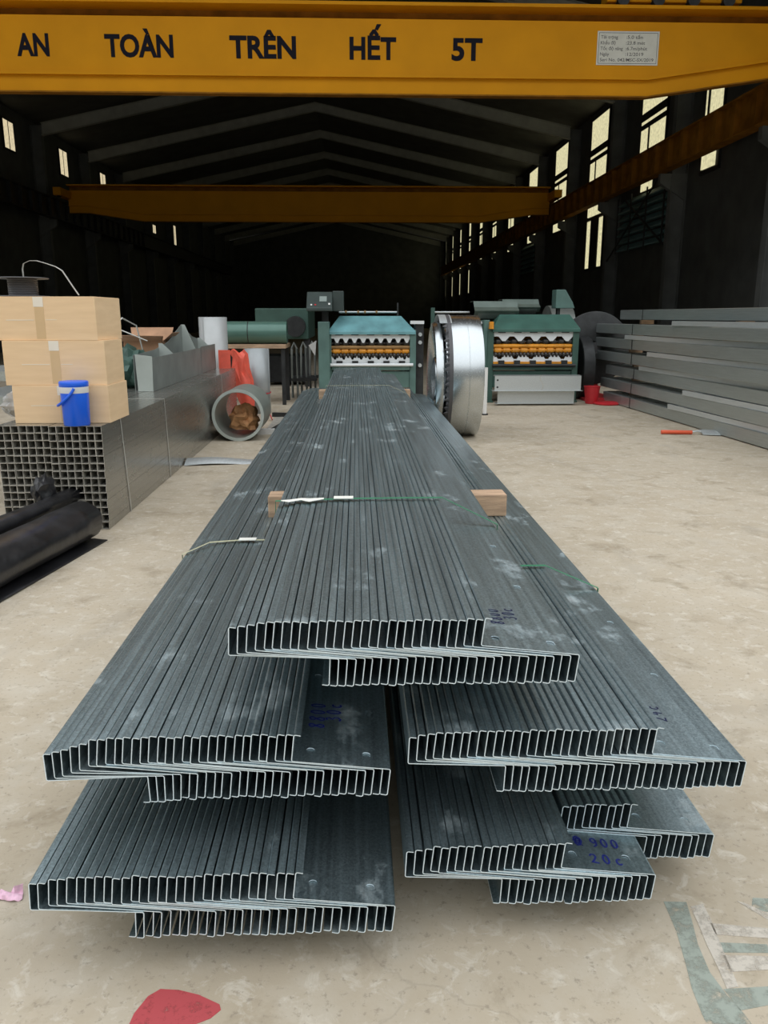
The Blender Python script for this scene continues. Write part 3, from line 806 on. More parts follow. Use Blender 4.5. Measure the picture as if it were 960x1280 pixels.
t = thing('wire_basket', (-2.62, 8.6, .7015), 'thin grey wire frame rising behind the cardboard boxes', 'wire frame')
for x in (-2.75, -2.45): MB().tube([(x, 8.4, .70), (x, 8.4, 1.3), (x + .06, 8.5, 1.38), (x + .12, 8.8, 1.30), (x + .18, 9.0, .71)], .008, 6).build('hoop', M['wire'], t, smooth=True)
MB().tube([(-2.75, 8.4, 1.28), (-2.45, 8.4, 1.29), (-2.15, 8.5, 1.15)], .007, 6).build('cross_wire', M['wire'], t)
MB().box(-3.6, -2.1, 7.3, 10.4, .62, .70).build('bench', M['galv_stack'])['label'] = 'x'
bpy.data.objects['bench']['label'] = 'low grey steel bench behind the left-hand tube bundle'
tag(bpy.data.objects['bench'], None, 'bench')
# trestle legs of bench are parts
bo = bpy.data.objects['bench']
for x in (-3.5, -2.5):
    for y in (7.4, 10.2): MB().box(x, x + .08, y, y + .08, 0, .62).build('leg', M['dark'], bo)

def sheetroll(cx, cy, z0, z1, r, mtl, name, label, seam=.3):
    """standing roll of thin sheet: spiral wall"""
    b = MB(); P = []
    for i in range(90):
        a = seam + 2 * PI * i / 36; rr_ = r - .004 * i / 36 * 1.6; P.append((cx + rr_ * math.cos(a), cy + rr_ * math.sin(a)))
    n = len(P)
    for z in (z0, z1): b.v += [(x, y, z) for x, y in P]
    for i in range(n - 1): b.f.append((i, i + 1, n + i + 1, n + i)); b.m.append(0)
    o = solid(b.build(name, mtl, smooth=True), .003)
    return tag(o, label, 'sheet roll')
sheetroll(-2.13, 12.3, 0, 1.385, .21, M['white_roll'], 'standing_sheet_roll', 'tall pale grey sheet roll standing behind the square tubes', R(235))
sheetroll(-1.46, 12.0, 0, .935, .18, M['pvc'], 'standing_sheet_roll', 'shorter grey sheet roll standing behind the big pipe, tied with red cord', R(-20))
P = [(-1.46 + .187 * math.cos(2 * PI * i / 24), 12 + .187 * math.sin(2 * PI * i / 24), .30 + .012 * math.sin(2 * PI * i / 24)) for i in range(25)]
b = MB(); b.tube(P, .008, 6)
b.tube([(-1.55, 11.82, .30), (-1.42, 11.6, .31), (-1.30, 11.4, .22), (-1.22, 11.2, .1), (-1.16, 11.0, .02)], .008, 6)
tag(b.build('tie_rope', M['red_cord'], smooth=True), 'thin red cord tied around the shorter grey roll, its end hanging down', 'cord')
# big pipe with crumpled kraft paper
t = thing('large_pipe', (-1.36, 9.6, 0), 'large grey pipe lying on the floor beside the tubes', 'pipe')
MB().lathe([(.262, 9.2), (.292, 9.2), (.292, 10.05), (.262, 10.05), (.262, 9.2)], 'y', 48, (-1.36, 0, .292)).build('pipe_wall', M['pipe'], t, smooth=True)
MB().lathe([(.263, 9.194), (.296, 9.194), (.296, 9.215), (.263, 9.215), (.263, 9.194)], 'y', 48, (-1.36, 0, .296)).build('rim', M['gutter_light'], t, smooth=True)
tag(crumple(-1.33, 9.55, .10, .17, .22, .15, 33).build('kraft_paper', M['kraft']), 'crumpled brown kraft paper stuffed inside the large pipe', 'paper')
# orange-red plastic sheet
from mathutils import noise as nz
b = crumple(-1.655, 11.62, 0, .12, .12, .62, 45)
for i_, p in enumerate(b.v): b.v[i_] = (p[0] + .14 * (.75 - p[2]) + .015 * math.sin(p[2] * 17), p[1], min(p[2], .92 + .03 * math.sin(p[0] * 40)))
tag(b.build('plastic_sheet', M['red_cloth'], smooth=True), 'crumpled orange-red plastic sheet bunched between the tubes and grey roll', 'plastic sheet')
MB().box(-1.88, -1.72, 11.17, 11.19, .7015, .95).build('red_board', M['red_cloth'])
tag(bpy.data.objects['red_board'], 'small orange-red board standing against the pale tall roll', 'board')
# green coil on plank bench
t = thing('plank_table', (-1.65, 13.4, 0), 'wooden plank table carrying the green coated roll', 'table')
MB().box(-2.2, -1.12, 13.0, 13.9, .90, .96).build('table_top', M['wood'], t)
for x in (-2.15, -1.2):
    for y in (13.05, 13.8): MB().box(x, x + .06, y, y + .06, 0, .90).build('leg', M['dark'], t)
b = MB(); b.lathe([(.06, -2.08), (.175, -2.08), (.178, -2.07), (.178, -1.12), (.175, -1.115), (.06, -1.115), (.06, -2.08)], 'x', 40, (0, 13.3, 1.14))
for x in (-1.74,): b.lathe([(.178, x), (.181, x + .002), (.181, x + .012), (.178, x + .014)], 'x', 40, (0, 13.3, 1.14), 1)
tag(b.build('coated_sheet_roll', [M['green_coil'], M['dark']], smooth=True), 'glossy green coated sheet roll lying on the plank table', 'sheet roll')
# low frame on the floor by the pipe
t = thing('floor_frame', (-1.06, 10.5, 0), 'flat dark steel frame with a white end lying beside the pipe', 'frame')
for (xa, ya, xb, yb) in ((-1.03, 9.75, -.82, 11.4), (-.82, 11.4, -1.2, 11.5)):
    d = Vector((xb - xa, yb - ya, 0)).normalized(); q = Vector((-d.y, d.x, 0)) * .035
    v = [(xa + q.x, ya + q.y), (xa - q.x, ya - q.y), (xb - q.x, yb - q.y), (xb + q.x, yb + q.y)]
    MB().prism(v, 'z', 0, .06).build('rail', M['dark'], t)
MB().box(-1.22, -1.0, 9.72, 9.79, 0, .065).build('white_end', M['white'], t)
MB().box(-1.14, -1.02, 9.8, 11.3, .0, .02).build('plate', M['tube_in'], t)
# bright strip on the floor
g = []
for i in range(15):
    u = i / 14; x = -1.66 + u * .92; w = .30 - .16 * u
    g.append([(x, 7.62 + .14 * u + w * v, .006 + .045 * math.sin(PI * v) * (1 - .5 * u) + .012 * math.sin(u * 6)) for v in [k / 8 for k in range(9)]])
b = MB(); b.sheet(g, .002); tag(b.build('steel_strip', M['galv_light'], smooth=True), 'bright steel strip offcut on the floor between tubes and purlins', 'metal strip')

# ------------------------------------------------------------------ roll forming machines
def roll_former(U, V, y, P, label):
    """profile sheet roll former seen from its outlet. U, V map the layout plan to metres"""
    t = thing('roll_former', ((U(P['x0']) + U(P['x1'])) / 2, y, 0), label, 'machine', 'roll forming machines')
    x0, x1 = U(P['x0']), U(P['x1']); w = x1 - x0
    ztop, zbot, zbar = V(P['ztop']), V(P['zbot']), V(P['zbar'])
    G = P['green']
    cw = .10
    for xa in (x0 - cw, x1):
        b = MB(); b.box(xa, xa + cw, y, y + .14, 0, ztop + .05); b.box(xa + .01, xa + cw - .01, y + .14, y + .5, zbot - .1, ztop)
        b.box(xa - .02, xa + cw + .02, y - .02, y + .18, 0, .03)
        b.build('side_post', G, t, bevel=.008)
    b = MB(); b.box(x0, x1, y + .02, y + .16, 0.25, zbot - .12); b.box(x0, x1, y - .02, y + .10, zbot - .10, zbot - .02); b.build('base', G, t, bevel=.008)
    # hood: sloping sheet, narrower at the top
    zt, zb = V(P['hood_top']), V(P['hood_bot']); e0, e1, f0, f1 = U(P['ht0']), U(P['ht1']), U(P['hb0']), U(P['hb1'])
    v = [(f0, y - .03, zb), (f1, y - .03, zb), (f1, y + .9, zb), (f0, y + .9, zb), (e0, y + .35, zt), (e1, y + .35, zt), (e1, y + .7, zt), (e0, y + .7, zt),
         (f0, y - .03, zb - .05), (f1, y - .03, zb - .05), (f1, y + .9, zb - .05), (f0, y + .9, zb - .05)]
    MB().add(v, [(0, 1, 5, 4), (1, 2, 6, 5), (2, 3, 7, 6), (3, 0, 4, 7), (4, 5, 6, 7), (8, 9, 1, 0), (9, 10, 2, 1), (10, 11, 3, 2), (11, 8, 0, 3), (11, 10, 9, 8)]).build('hood', P['hood'], t, bevel=.006)
    zc = lambda f: zbot + (ztop - zbot) * f
    # white guide plates with a toothed edge
    n = P['teeth']
    poly = [(x0, zc(1.0)), (x1, zc(1.0))]
    for i in range(n, 0, -1):
        a = x0 + w * (i - .0) / n; m_ = w / n
        poly += [(a, zc(.82)), (a - m_ * .25, zc(.68)), (a - m_ * .45, zc(.68)), (a - m_ * .7, zc(.82))]
    poly += [(x0, zc(.82))]
    MB().prism(poly, 'y', y + .03, y + .036).build('guide_plate', M['white_sheet'], t)
    poly = [(x1, zc(0.02)), (x0, zc(0.02)), (x0, zc(.24))]
    for i in range(n):
        a = x0 + w * i / n; m_ = w / n
        poly += [(a + m_ * .15, zc(.24)), (a + m_ * .3, zc(.14)), (a + m_ * .5, zc(.14)), (a + m_ * .65, zc(.27)), (a + m_ * .95, zc(.27))]
    poly += [(x1, zc(.24))]
    MB().prism(poly, 'y', y + .02, y + .026).build('guide_plate', M['white_sheet'], t)
    # forming shafts
    def shaft(zf, prof, mtl, name, dy=.1, cnt=10, big=.05, small=.025, duty=.6):
        pr = [(0, x0)]
        for i in range(cnt):
            a = x0 + w * i / cnt; m_ = w / cnt
            pr += [(small, a), (small, a + m_ * (1 - duty) * .4), (big, a + m_ * (1 - duty)), (big, a + m_ * .9), (small, a + m_)]
        pr += [(small, x1), (0, x1)]
        MB().lathe(pr, 'x', 18, (0, y + dy, zc(zf))).build(name, mtl, t, smooth=True)
    shaft(.66, 0, M['roller_dark'], 'forming_shaft', .09, n * 2 if n < 6 else 9, .05, .02)
    shaft(.53, 0, P['shaft'], 'plain_shaft', .06, 3, .034, .03)
    shaft(.40, 0, M['orange'], 'orange_roller', .08, 9, .05, .03, .8)
    shaft(.27, 0, M['roller_dark'], 'serrated_shaft', .04, 22, .042, .022, .6)
    MB().box(x0, x1, y + .3, y + .32, zc(.05), zc(.95)).build('back_panel', P['back'], t)
    for zf in (.57, .34): MB().box(x0, x1, y + .18, y + .22, zc(zf) - .012, zc(zf) + .012).build('cross_bar', M['orange'], t)
    for i in range(5):
        xx = x0 + w * (i + .5) / 5
        MB().box(xx - .05, xx + .05, y - .02, y + .02, zc(.0), zc(.10)).build('lower_block', M['dark'], t)
        MB().box(xx - .06, xx + .06, y - .0, y + .03, zc(.93), zc(1.02)).build('upper_block', M['dark'], t)
    MB().lathe([(0, x0 - .02), (.025, x0 - .02), (.025, x1 + .05), (0, x1 + .05)], 'x', 14, (0, y - .04, zbar)).build('front_bar', P['bar'], t, smooth=True)
    if n < 6: MB().box(x0, x1, y - .005, y + .018, zc(-.02), zc(.06)).build('lower_bar', M['orange'], t)
    # bed running back with stand plates
    for xa in (x0 - .06, x1): MB().box(xa, xa + .08, y + .5, y + 7.5, .35, .55).build('bed_rail', G, t)
    for k in range(6):
        yy = y + 1.2 + k * 1.1
        MB().box(x0 - .05, x1 + .06, yy, yy + .1, .55, 1.0).build('roll_stand', M['dark'], t)
    return t
UL = lambda p: -.43 + (p - 412) * .01293
UR = lambda p: 2.067 + (p - 605) * .01306
V = lambda q: 1.40 - (q - 395) * .01272
mL = roll_former(UL, V, 13.3, dict(x0=414, x1=513, ztop=416, zbot=455, zbar=456, hood_top=395, hood_bot=414, ht0=424, ht1=503, hb0=410, hb1=520, green=M['green_teal'], hood=M['hood_blue'], teeth=9, bar=M['white_sheet'], shaft=M['brass'], back=M['roller_dark']), 'green roll forming machine with a faded blue hood behind the purlins')
mR = roll_former(UR, V, 13.3, dict(x0=619, x1=719, ztop=413, zbot=455, zbar=457, hood_top=393, hood_bot=411, ht0=630, ht1=720, hb0=617, hb1=727, green=M['green_dark'], hood=M['hood_green'], teeth=5, bar=M['dark'], shaft=M['orange'], back=M['orange']), 'green roll forming machine with a dark green hood and orange rollers')
# left side column and cabinet of the left machine
MB().box(UL(398), UL(412), 13.15, 13.5, .1, V(402)).build('drive_column', M['green_teal'], mL, bevel=.01)
MB().box(UL(520), UL(531), 13.4, 13.7, .1, V(402)).build('gear_column', M['dark'], mL, bevel=.01)
MB().box(UL(514), UL(531), 13.36, 13.5, V(405), V(401)).build('white_end_plate', M['white_sheet'], mL)
for q in (418, 428, 457): MB().lathe([(0, 13.3), (.03, 13.3), (.03, 13.45), (0, 13.45)], 'y', 12, (UL(526), 0, V(q))).build('bolt', M['galv_light'], mL, smooth=True)
MB().tube([(UL(423), 14.0, V(390)), (UL(500), 14.0, V(390))], .018, 10).build('upper_rod', M['galv_light'], mL, smooth=True)
for p in (431, 447, 456, 471): MB().lathe([(.018, UL(p)), (.03, UL(p)), (.03, UL(p) + .03), (.018, UL(p) + .03)], 'x', 12, (0, 14.0, V(390))).build('collar', M['brass'], mL, smooth=True)
MB().box(UL(499), UL(501), 13.97, 14.03, V(400), V(378)).build('rod_post', M['dark'], mL)
MB().add([(UL(386), 13.14, V(431)), (UL(394), 13.13, V(444)), (UL(396), 13.13, V(425))], [(0, 1, 2), (2, 1, 0)]).build('paper_note', M['white'], mL)
cons = MB(); cons.prism([(13.2, V(389)), (13.2, V(385)), (13.5, V(365)), (13.75, V(365)), (13.75, V(389))], 'x', UL(384), UL(416)); cb = cons.build('control_console', M['cabinet'], mL, bevel=.01)
MB().box(UL(416), UL(430), 13.45, 13.8, V(389), V(364)).build('switch_box', M['cabinet'], mL, bevel=.01)
sl = (V(365) - V(385)) / .3
for p0, p1, q0, q1, m_, nm in ((400, 409, .30, .62, M['screen'], 'screen'), (389, 391, .78, .86, M['white'], 'button'), (394, 396, .78, .86, M['red'], 'button'), (411, 413.5, .72, .82, M['white'], 'button')):
    y0 = 13.2 + (1 - q0) * .3 - .0; y1 = 13.2 + (1 - q1) * .3
    z0 = V(385) + (1 - q0) * .3 * sl; z1 = V(385) + (1 - q1) * .3 * sl
    MB().add([(UL(p0), y1 - .006, z1 + .004), (UL(p1), y1 - .006, z1 + .004), (UL(p1), y0 - .006, z0 + .004), (UL(p0), y0 - .006, z0 + .004), (UL(p0), y1 + .01, z1), (UL(p1), y1 + .01, z1), (UL(p1), y0 + .01, z0), (UL(p0), y0 + .01, z0)],
             [(0, 1, 2, 3), (4, 7, 6, 5), (0, 4, 5, 1), (1, 5, 6, 2), (2, 6, 7, 3), (3, 7, 4, 0)]).build(nm, m_, cb)
MB().box(UL(402), UL(410), 13.55, 13.7, .1, V(389)).build('console_stand', M['dark'], mL)
# sheets lying over the right machine, guard box, upper rod
t = thing('folded_sheet_bundle', (UR(640), 14.0, V(392)), 'bundle of folded dark green sheets on top of the right machine', 'sheet bundle')
for (p0, p1, q0, q1, yy) in ((598, 655, 395, 376, 13.75), (640, 688, 389, 373, 14.1)):
    x0, x1 = UR(p0), UR(p1); z0, z1 = V(q0), V(q1)
    a = [(yy, z0), (yy - .1, z0 + (z1 - z0) * .35), (yy + .02, z0 + (z1 - z0) * .6), (yy + .10, z1), (yy + .5, z1), (yy + .6, z0 + .05)]
    bb = [(p[0] + .008, p[1] - .012) for p in a][::-1]
    MB().prism(a + bb, 'x', x0, x1).build('folded_sheet', M['olive_sheet'], t)
    MB().prism([(p[0] + .03, p[1] - .03) for p in a] + [(p[0] + .04, p[1] - .045) for p in a][::-1], 'x', x0 + .06, x1 - .05).build('folded_sheet', M['gutter'], t)
MB().tube([(UR(550), 14.3, V(390)), (UR(604), 14.3, V(390))], .018, 10).build('upper_rod', M['galv_light'], mR, smooth=True)
MB().box(UR(546), UR(551), 14.2, 14.3, .3, V(384)).build('rod_post', M['green_dark'], mR)
MB().box(UR(598), UR(606), 13.5, 13.6, V(405), V(402)).build('white_end_plate', M['white_sheet'], mR)
MB().box(UR(612), UR(617), 13.2, 13.3, V(411), V(402)).build('yellow_guard', M['orange'], mR)
MB().box(UR(607), UR(614), 13.35, 13.8, 0.05, V(400)).build('drive_column', M['green_teal'], mR, bevel=.01)
MB().prism([(UR(706), V(385)), (UR(731), V(385)), (UR(728), V(377)), (UR(718), V(361)), (UR(706), V(361))], 'y', 13.9, 14.2).build('control_box', M['green_teal'], mR, bevel=.008)
MB().box(UR(710), UR(714), 14.0, 14.1, .1, V(385)).build('control_box_stand', M['dark'], mR)
# galvanised beams leaning at the foot of the right machine
for (p0, p1, q0, q1, yy, lb) in ((615, 721, 484, 465, 12.78, 'upper galvanized beam with bolt holes at the foot of right machine'), (620, 715, 500.5, 484.3, 12.86, 'lower galvanized beam on the floor at the foot of right machine')):
    x0, x1, z0, z1 = UR(p0), UR(p1), max(V(q0) - .03, .002), V(q1) - .03
    t = thing('channel_beam', ((x0 + x1) / 2, yy, z0), lb, 'steel beam')
    MB().box(x0, x1, yy, yy + .004, z0, z1).build('web', M['galv_light'], t)
    MB().prism([(yy, z1), (yy + .16, z1), (yy + .16, z1 - .02), (yy + .156, z1 - .02), (yy + .156, z1 - .004), (yy, z1 - .004)], 'x', x0, x1).build('top_flange', M['galv_light'], t)
    MB().prism([(yy - .03, z0), (yy + .16, z0), (yy + .16, z0 + .004), (yy - .03, z0 + .004)], 'x', x0 - .03, x1 + .03).build('bottom_flange', M['galv_light'], t)
    if q1 < 470:
        for zz in (z0 + .06, z1 - .07): MB().lathe([(0, yy - .001), (.016, yy - .001), (.016, yy + .002)], 'y', 12, (x0 + .045, 0, zz)).build('bolt_hole', M['dark'], t)
        b = MB(); b.strip([(x0 + .75 + .03 * math.sin(k), yy - .002, z0 + .01 + (z1 - z0) * k / 6) for k in range(7)], (1, 0, 0), .012, .001); b.build('tie_wire', M['wire'], t)
# white post by the coil
tag(MB().lathe([(0, .02), (.03, .02), (.03, .68), (0, .68)], 'z', 16, (1.86, 11.6, 0)).build('white_post', M['white'], smooth=True), 'short white post standing just right of the big steel coil', 'post')
bp = bpy.data.objects['white_post']
MB().lathe([(0, 0), (.05, 0), (.05, .02), (0, .02)], 'z', 16, (1.86, 11.6, 0)).build('foot', M['dark'], bp)

# ------------------------------------------------------------------ big slit coil
t = thing('steel_coil', (1.27, 9.65, 0), 'big bright slit steel coil standing on edge behind the purlins', 'steel coil')
rc = .705; cx0, cx1 = 1.045, 1.425
def loc(o, rz_=0): return o
pr = [(.26, 0), (.255, .003)]
b = MB()
prof = [(.26, cx0 + .02)]
for i in range(1, 60):
    r = .26 + (rc - .004 - .26) * i / 60
    prof.append((r, cx0 + .02 - .010 * (i % 2) - .035 * math.sin(PI * i / 60)))
prof += [(rc - .003, cx0 + .002), (rc, cx0 + .006), (rc, 1.255), (rc - .004, 1.257), (rc - .004, 1.263), (rc, 1.265), (rc, cx1 - .006), (rc - .004, cx1), (.26, cx1), (.26, cx0 + .02)]
b.lathe(prof, 'x', 72, (0, 9.65, rc)); b.build('wound_strip', M['coil'], t, smooth=True)
# ragged loose outer wrap on the left edge
b = MB(); o = 0; nt_ = 150; rnd = random.Random(4)
for i in range(nt_ + 1):
    a = 2 * PI * i / nt_; xx = cx0 - .012 - (.05 if i % 2 else .02) * rnd.uniform(.5, 1.1)
    for (x, r) in ((cx0 + .03, rc + .002), (cx0 - .008, rc + .002), (xx, rc - .035 * rnd.uniform(.3, 1.2))):
        b.v.append((x, 9.65 + r * math.cos(a), rc + .004 + r * math.sin(a)))
for i in range(nt_):
    for k in range(2): b.f.append((3 * i + k, 3 * i + k + 1, 3 * i + 4 + k, 3 * i + 3 + k)); b.m.append(0)
solid(b.build('ragged_edge', M['reel'], t), .003)
b = MB(); b.strip([(1.02 + .0 * k, 9.65 + (rc + .006) * math.cos(R(60 + k * 5)), rc + (rc + .006) * math.sin(R(60 + k * 5))) for k in range(13)], (1, 0, 0), .14, .002); b.build('label_band', M['galv_light'], t)
# narrow coil leaning on its left
t2 = thing('narrow_steel_coil', (.97, 9.75, 0), 'narrow shiny steel coil standing against left face of the big coil', 'steel coil')
b = MB(); r2 = .665; prof = [(.25, .93)]
for i in range(1, 40):
    r = .25 + (r2 - .25) * i / 40; prof.append((r, .93 - .006 * (i % 2) + .02 * math.cos(PI * i / 40)))
prof += [(r2, .925), (r2, .985), (.25, .985), (.25, .93)]
b.lathe(prof, 'x', 72, (0, 9.75, r2)); b.build('wound_strip', M['coil'], t2, smooth=True)

# ------------------------------------------------------------------ right: discs, bucket, stack of purlins, trowel
t = thing('decoiler', (4.0, 14.2, 0), 'dark round decoiler disc on a red stand behind the stacked purlins', 'decoiler')
MB().lathe([(.12, 0), (.60, 0), (.62, .01), (.62, .03), (.12, .03), (.12, 0)], 'y', 48, (4.12, 14.0, .86)).build('disc', M['dark'], t, smooth=True)
MB().lathe([(0, -.05), (.1, -.05), (.1, .6), (0, .6)], 'y', 24, (4.12, 14.0, .86)).build('hub', M['reel'], t, smooth=True)
MB().prism([(4.05, 0), (4.3, 0), (4.18, .86), (4.10, .86)], 'y', 14.15, 14.25).build('stand', M['red'], t)
MB().box(3.85, 4.4, 13.5, 14.6, 0, .05).build('base', M['red'], t)
t = thing('coil_spool', (4.0, 16.3, 0), 'grey sheet coil on a spool partly hidden behind right machine', 'steel coil')
MB().lathe([(.15, 3.80), (.62, 3.80), (.62, 4.25), (.15, 4.25), (.15, 3.80)], 'x', 48, (0, 16.3, .98)).build('wound_sheet', M['gutter'], t, smooth=True)
for x in (3.75, 4.26): MB().prism([(16.0, 0), (16.6, 0), (16.36, 1.0), (16.24, 1.0)], 'x', x, x + .04).build('stand', M['dark'], t)
t = thing('dark_steel_coil', (3.88, 13.75, 0), 'dark narrow coil standing on edge beside the red bucket', 'steel coil')
MB().lathe([(.2, 3.80), (.52, 3.80), (.53, 3.81), (.53, 3.99), (.52, 4.0), (.2, 4.0), (.2, 3.80)], 'x', 48, (0, 13.95, .53)).build('wound_strip', M['dark'], t, smooth=True)
t = thing('bucket', (3.88, 13.2, 0), 'red plastic bucket on the floor beside the right machine', 'bucket')
MB().lathe([(0, .004), (.10, .004), (.128, .27), (.135, .275), (.135, .285), (.122, .285), (.095, .02), (0, .02)], 'z', 32, (3.86, 13.1, 0)).build('body', M['red'], t, smooth=True)
MB().tube([(3.86 + .13 * math.cos(R(a)), 13.1 - .05 * math.sin(R(a)), .275 + .02 * math.sin(R(a))) for a in range(180, 361, 15)], .005, 6).build('handle', M['dark'], t, smooth=True)
tag(MB().lathe([(0, .002), (.20, .002), (.21, .02), (.17, .045), (.06, .05), (0, .05)], 'z', 36, (4.07, 12.95, 0)).build('red_disc', M['red'], smooth=True), 'flat red disc on the floor between bucket and stacked purlins', 'disc')

def cmesh(length, flip=False):
    b = MB(); t_ = .003; h_, f_, l_ = .15, .065, .02
    pr = [(f_, h_ - l_), (f_, h_), (0, h_), (0, 0), (f_, 0), (f_, l_), (f_ - t_, l_), (f_ - t_, t_), (t_, t_), (t_, h_ - t_), (f_ - t_, h_ - t_), (f_ - t_, h_ - l_)]
    k = .006
    pr = [(f_, h_ - l_), (f_, h_ - k), (f_ - k, h_), (k, h_), (0, h_ - k), (0, k), (k, 0), (f_ - k, 0), (f_, k), (f_, l_), (f_ - t_, l_), (f_ - t_, k), (f_ - k, t_), (k, t_), (t_, k), (t_, h_ - k), (k, h_ - t_), (f_ - k, h_ - t_), (f_ - t_, h_ - k), (f_ - t_, h_ - l_)]
    b.prism(pr, 'y', 0, length, 1, 0)
    return b.mesh('c_purlin_mesh', [M['galv_stack'], M['edge']])
CM = cmesh(8.0); CS = cmesh(6.4)
LY = ['bottom', 'second', 'third', 'fourth', 'fifth', 'sixth', 'top']
far = [13.55, 13.75, 13.6, 14.15, 14.05, 14.1, 13.55]
lean = [0, .0, .03, -.045, -.05, -.06, .10]
ang = R(2.4)
for L_ in range(7):
    z = .012 + L_ * .222
    for c in range(5):
        o = bpy.data.objects.new('c_purlin', CM); C.objects.link(o)
        ye = far[L_] + (random.uniform(-.12, .12) if c else 0)
        x_end = 4.19 + lean[L_] + c * .078
        if L_ == 6: x_end += .1
        o.rotation_euler = (0, 0, ang)
        o.location = (x_end + math.sin(ang) * 8.0, ye - 8.0 * math.cos(ang), z)
        tag(o, 'galvanized C purlin, %s layer of the right-hand stack, %s from its left face' % (LY[L_], ORD[c]), 'steel purlin', 'C purlins stacked on the right')
for L_, ye in ((0, 10.9), (1, 10.5), (2, 12.1), (3, 11.7), (4, 12.6), (5, 10.9)):
    z = .012 + L_ * .222 + .151
    b = MB()
    # shallow channel lying on the layer, its bright end poking out of the gap
    b.prism([(0, 0), (.16, 0), (.16, .055), (.156, .055), (.156, .004), (.004, .004), (.004, .058), (.03, .058), (.03, .062), (0, .062)], 'y', -6.3, 0, 1, 0)
    o = b.build('shallow_channel', [M['galv_light'], M['edge']], world=False)
    o.location = (4.19 + lean[L_] + (far[L_] - ye) * math.tan(ang) - .028, ye, z); o.rotation_euler = (0, 0, ang + .03)
    tag(o, 'bright shallow steel channel lying on the %s layer of the right-hand stack' % LY[L_], 'steel channel', 'channels between the stacked layers')
for L_ in range(7):
    z = .012 + L_ * .222
    y = 12.35 + (.25 if L_ in (6,) else 0); x = 4.19 + lean[L_] + (far[L_] - y) * math.tan(ang) + (.1 if L_ == 6 else 0)
    b = MB(); b.strip([(x - .002, y, z - .002), (x - .002, y, z + .152), (x + .39, y, z + .152), (x + .39, y, z - .002)], (.04, 1, 0), .03, .002, closed=True)
    tag(b.build('steel_strap', M['dark']), 'dark strap around the %s layer of the right-hand stack' % LY[L_], 'strap', 'straps on the right-hand stack')
for y in (7.6, 9.9, 12.95):
    for L_ in range(7):
        z = .222 * L_ - .058 if L_ else 0
        x = 4.19 + max(lean[L_], lean[L_ - 1] if L_ else 0) + (13.9 - y) * math.tan(ang) + .2
        b = MB(); b.box(x, x + .2, y - .04, y + .04, z, z + (.068 if L_ else .0115))
        tag(b.build('spacer_block', M['wood']), 'timber spacer block under the %s layer of the right-hand stack, %s' % (LY[L_], {7.6: 'nearest', 9.9: 'middle', 12.95: 'farthest'}[y]), 'timber block', 'spacer blocks in the right-hand stack')
# trowel
t = thing('trowel', (4.05, 9.5, 0), 'steel trowel with an orange-red handle lying on the floor', 'trowel')
MB().tube([(3.70, 9.57, .028), (3.74, 9.565, .03), (3.95, 9.55, .028), (4.07, 9.545, .026)], .024, 12).build('handle', M['orange_handle'], t, smooth=True)
MB().tube([(4.06, 9.545, .028), (4.13, 9.54, .042), (4.19, 9.53, .03)], .012, 8).build('shank', M['galv_light'], t, smooth=True)
g = []
for i in range(9):
    u = i / 8; w = .10 * math.sin(PI * min(1, .25 + u * .62)) ** .8
    g.append([(4.17 + u * .30, 9.53 - u * .06 + w * v, .012 + .02 * (v + 1) + .01 * (1 - v * v)) for v in (-1, -.5, 0, .5, 1)])
MB().sheet(g, .003).build('blade', M['galv_light'], t, smooth=True)

# ------------------------------------------------------------------ dim machines behind
t = thing('dark_press', (-1.3, 17, 0), 'dim dark green machine with hanging covers left of the blue-hood machine', 'machine')
MB().box(-2.0, -.95, 16.4, 19, .95, 1.55).build('body', M['green_dark'], t, bevel=.02)
for x in (-1.9, -1.5, -1.05): MB().box(x, x + .12, 16.5, 16.7, 0, .95).build('leg', M['dark'], t)
MB().lathe([(0, 16.2), (.2, 16.2), (.2, 16.42), (0, 16.42)], 'y', 24, (-1.2, 0, 1.2)).build('flywheel', M['dark'], t, smooth=True)
MB().box(-1.9, -1.0, 16.9, 18, .05, .6).build('motor_box', M['dark'], t, bevel=.02)
t = thing('upright_drums', (-1.15, 14.6, 0), 'row of dim metal frames standing left of the blue-hood machine', 'rack')
for k, x in enumerate((-1.12, -.98, -.84)):
    MB().tube([(x, 14.2 + k * .3, 0), (x, 14.2 + k * .3, .85), (x + .04, 14.2 + k * .3, .95), (x + .09, 14.2 + k * .3, .85), (x + .09, 14.2 + k * .3, 0)], .022, 8).build('hoop', M['gutter'], t, smooth=True)
MB().box(-1.14, -.7, 14.15, 14.95, .3, .34).build('tie', M['dark'], t)

# ------------------------------------------------------------------ marks and scraps on the floor
def patch(name, poly, m, z, label, cat='floor paint'):
    b = MB(); b.prism(poly, 'z', .0002, z); return tag(b.build(name, m), label, cat)
patch('red_paint_patch', [(-.475, 1.33), (-.47, 1.375), (-.452, 1.418), (-.43, 1.436), (-.39, 1.432), (-.345, 1.418), (-.297, 1.392), (-.292, 1.378), (-.31, 1.358), (-.36, 1.335), (-.38, 1.318), (-.46, 1.31)], M['paint_red'], .0009, 'worn red paint patch on the concrete in the foreground')
gp = thing('painted_lettering', (.83, 1.5, 0), 'worn grey-green and white painted marking on the foreground concrete', 'floor paint')
b = MB(); b.prism([(.745, 1.660), (.80, 1.656), (.79, 1.60), (.772, 1.52), (.765, 1.44), (.775, 1.38), (.79, 1.33), (.80, 1.27), (.70, 1.27), (.702, 1.33), (.708, 1.40), (.722, 1.47), (.738, 1.56)], 'z', .0002, .0008)
b.prism([(.82, 1.525), (.93, 1.515), (.925, 1.49), (.815, 1.495)], 'z', .0002, .0008)
b.prism([(.95, 1.63), (1.02, 1.60), (1.02, 1.66), (.97, 1.665)], 'z', .0002, .0008)
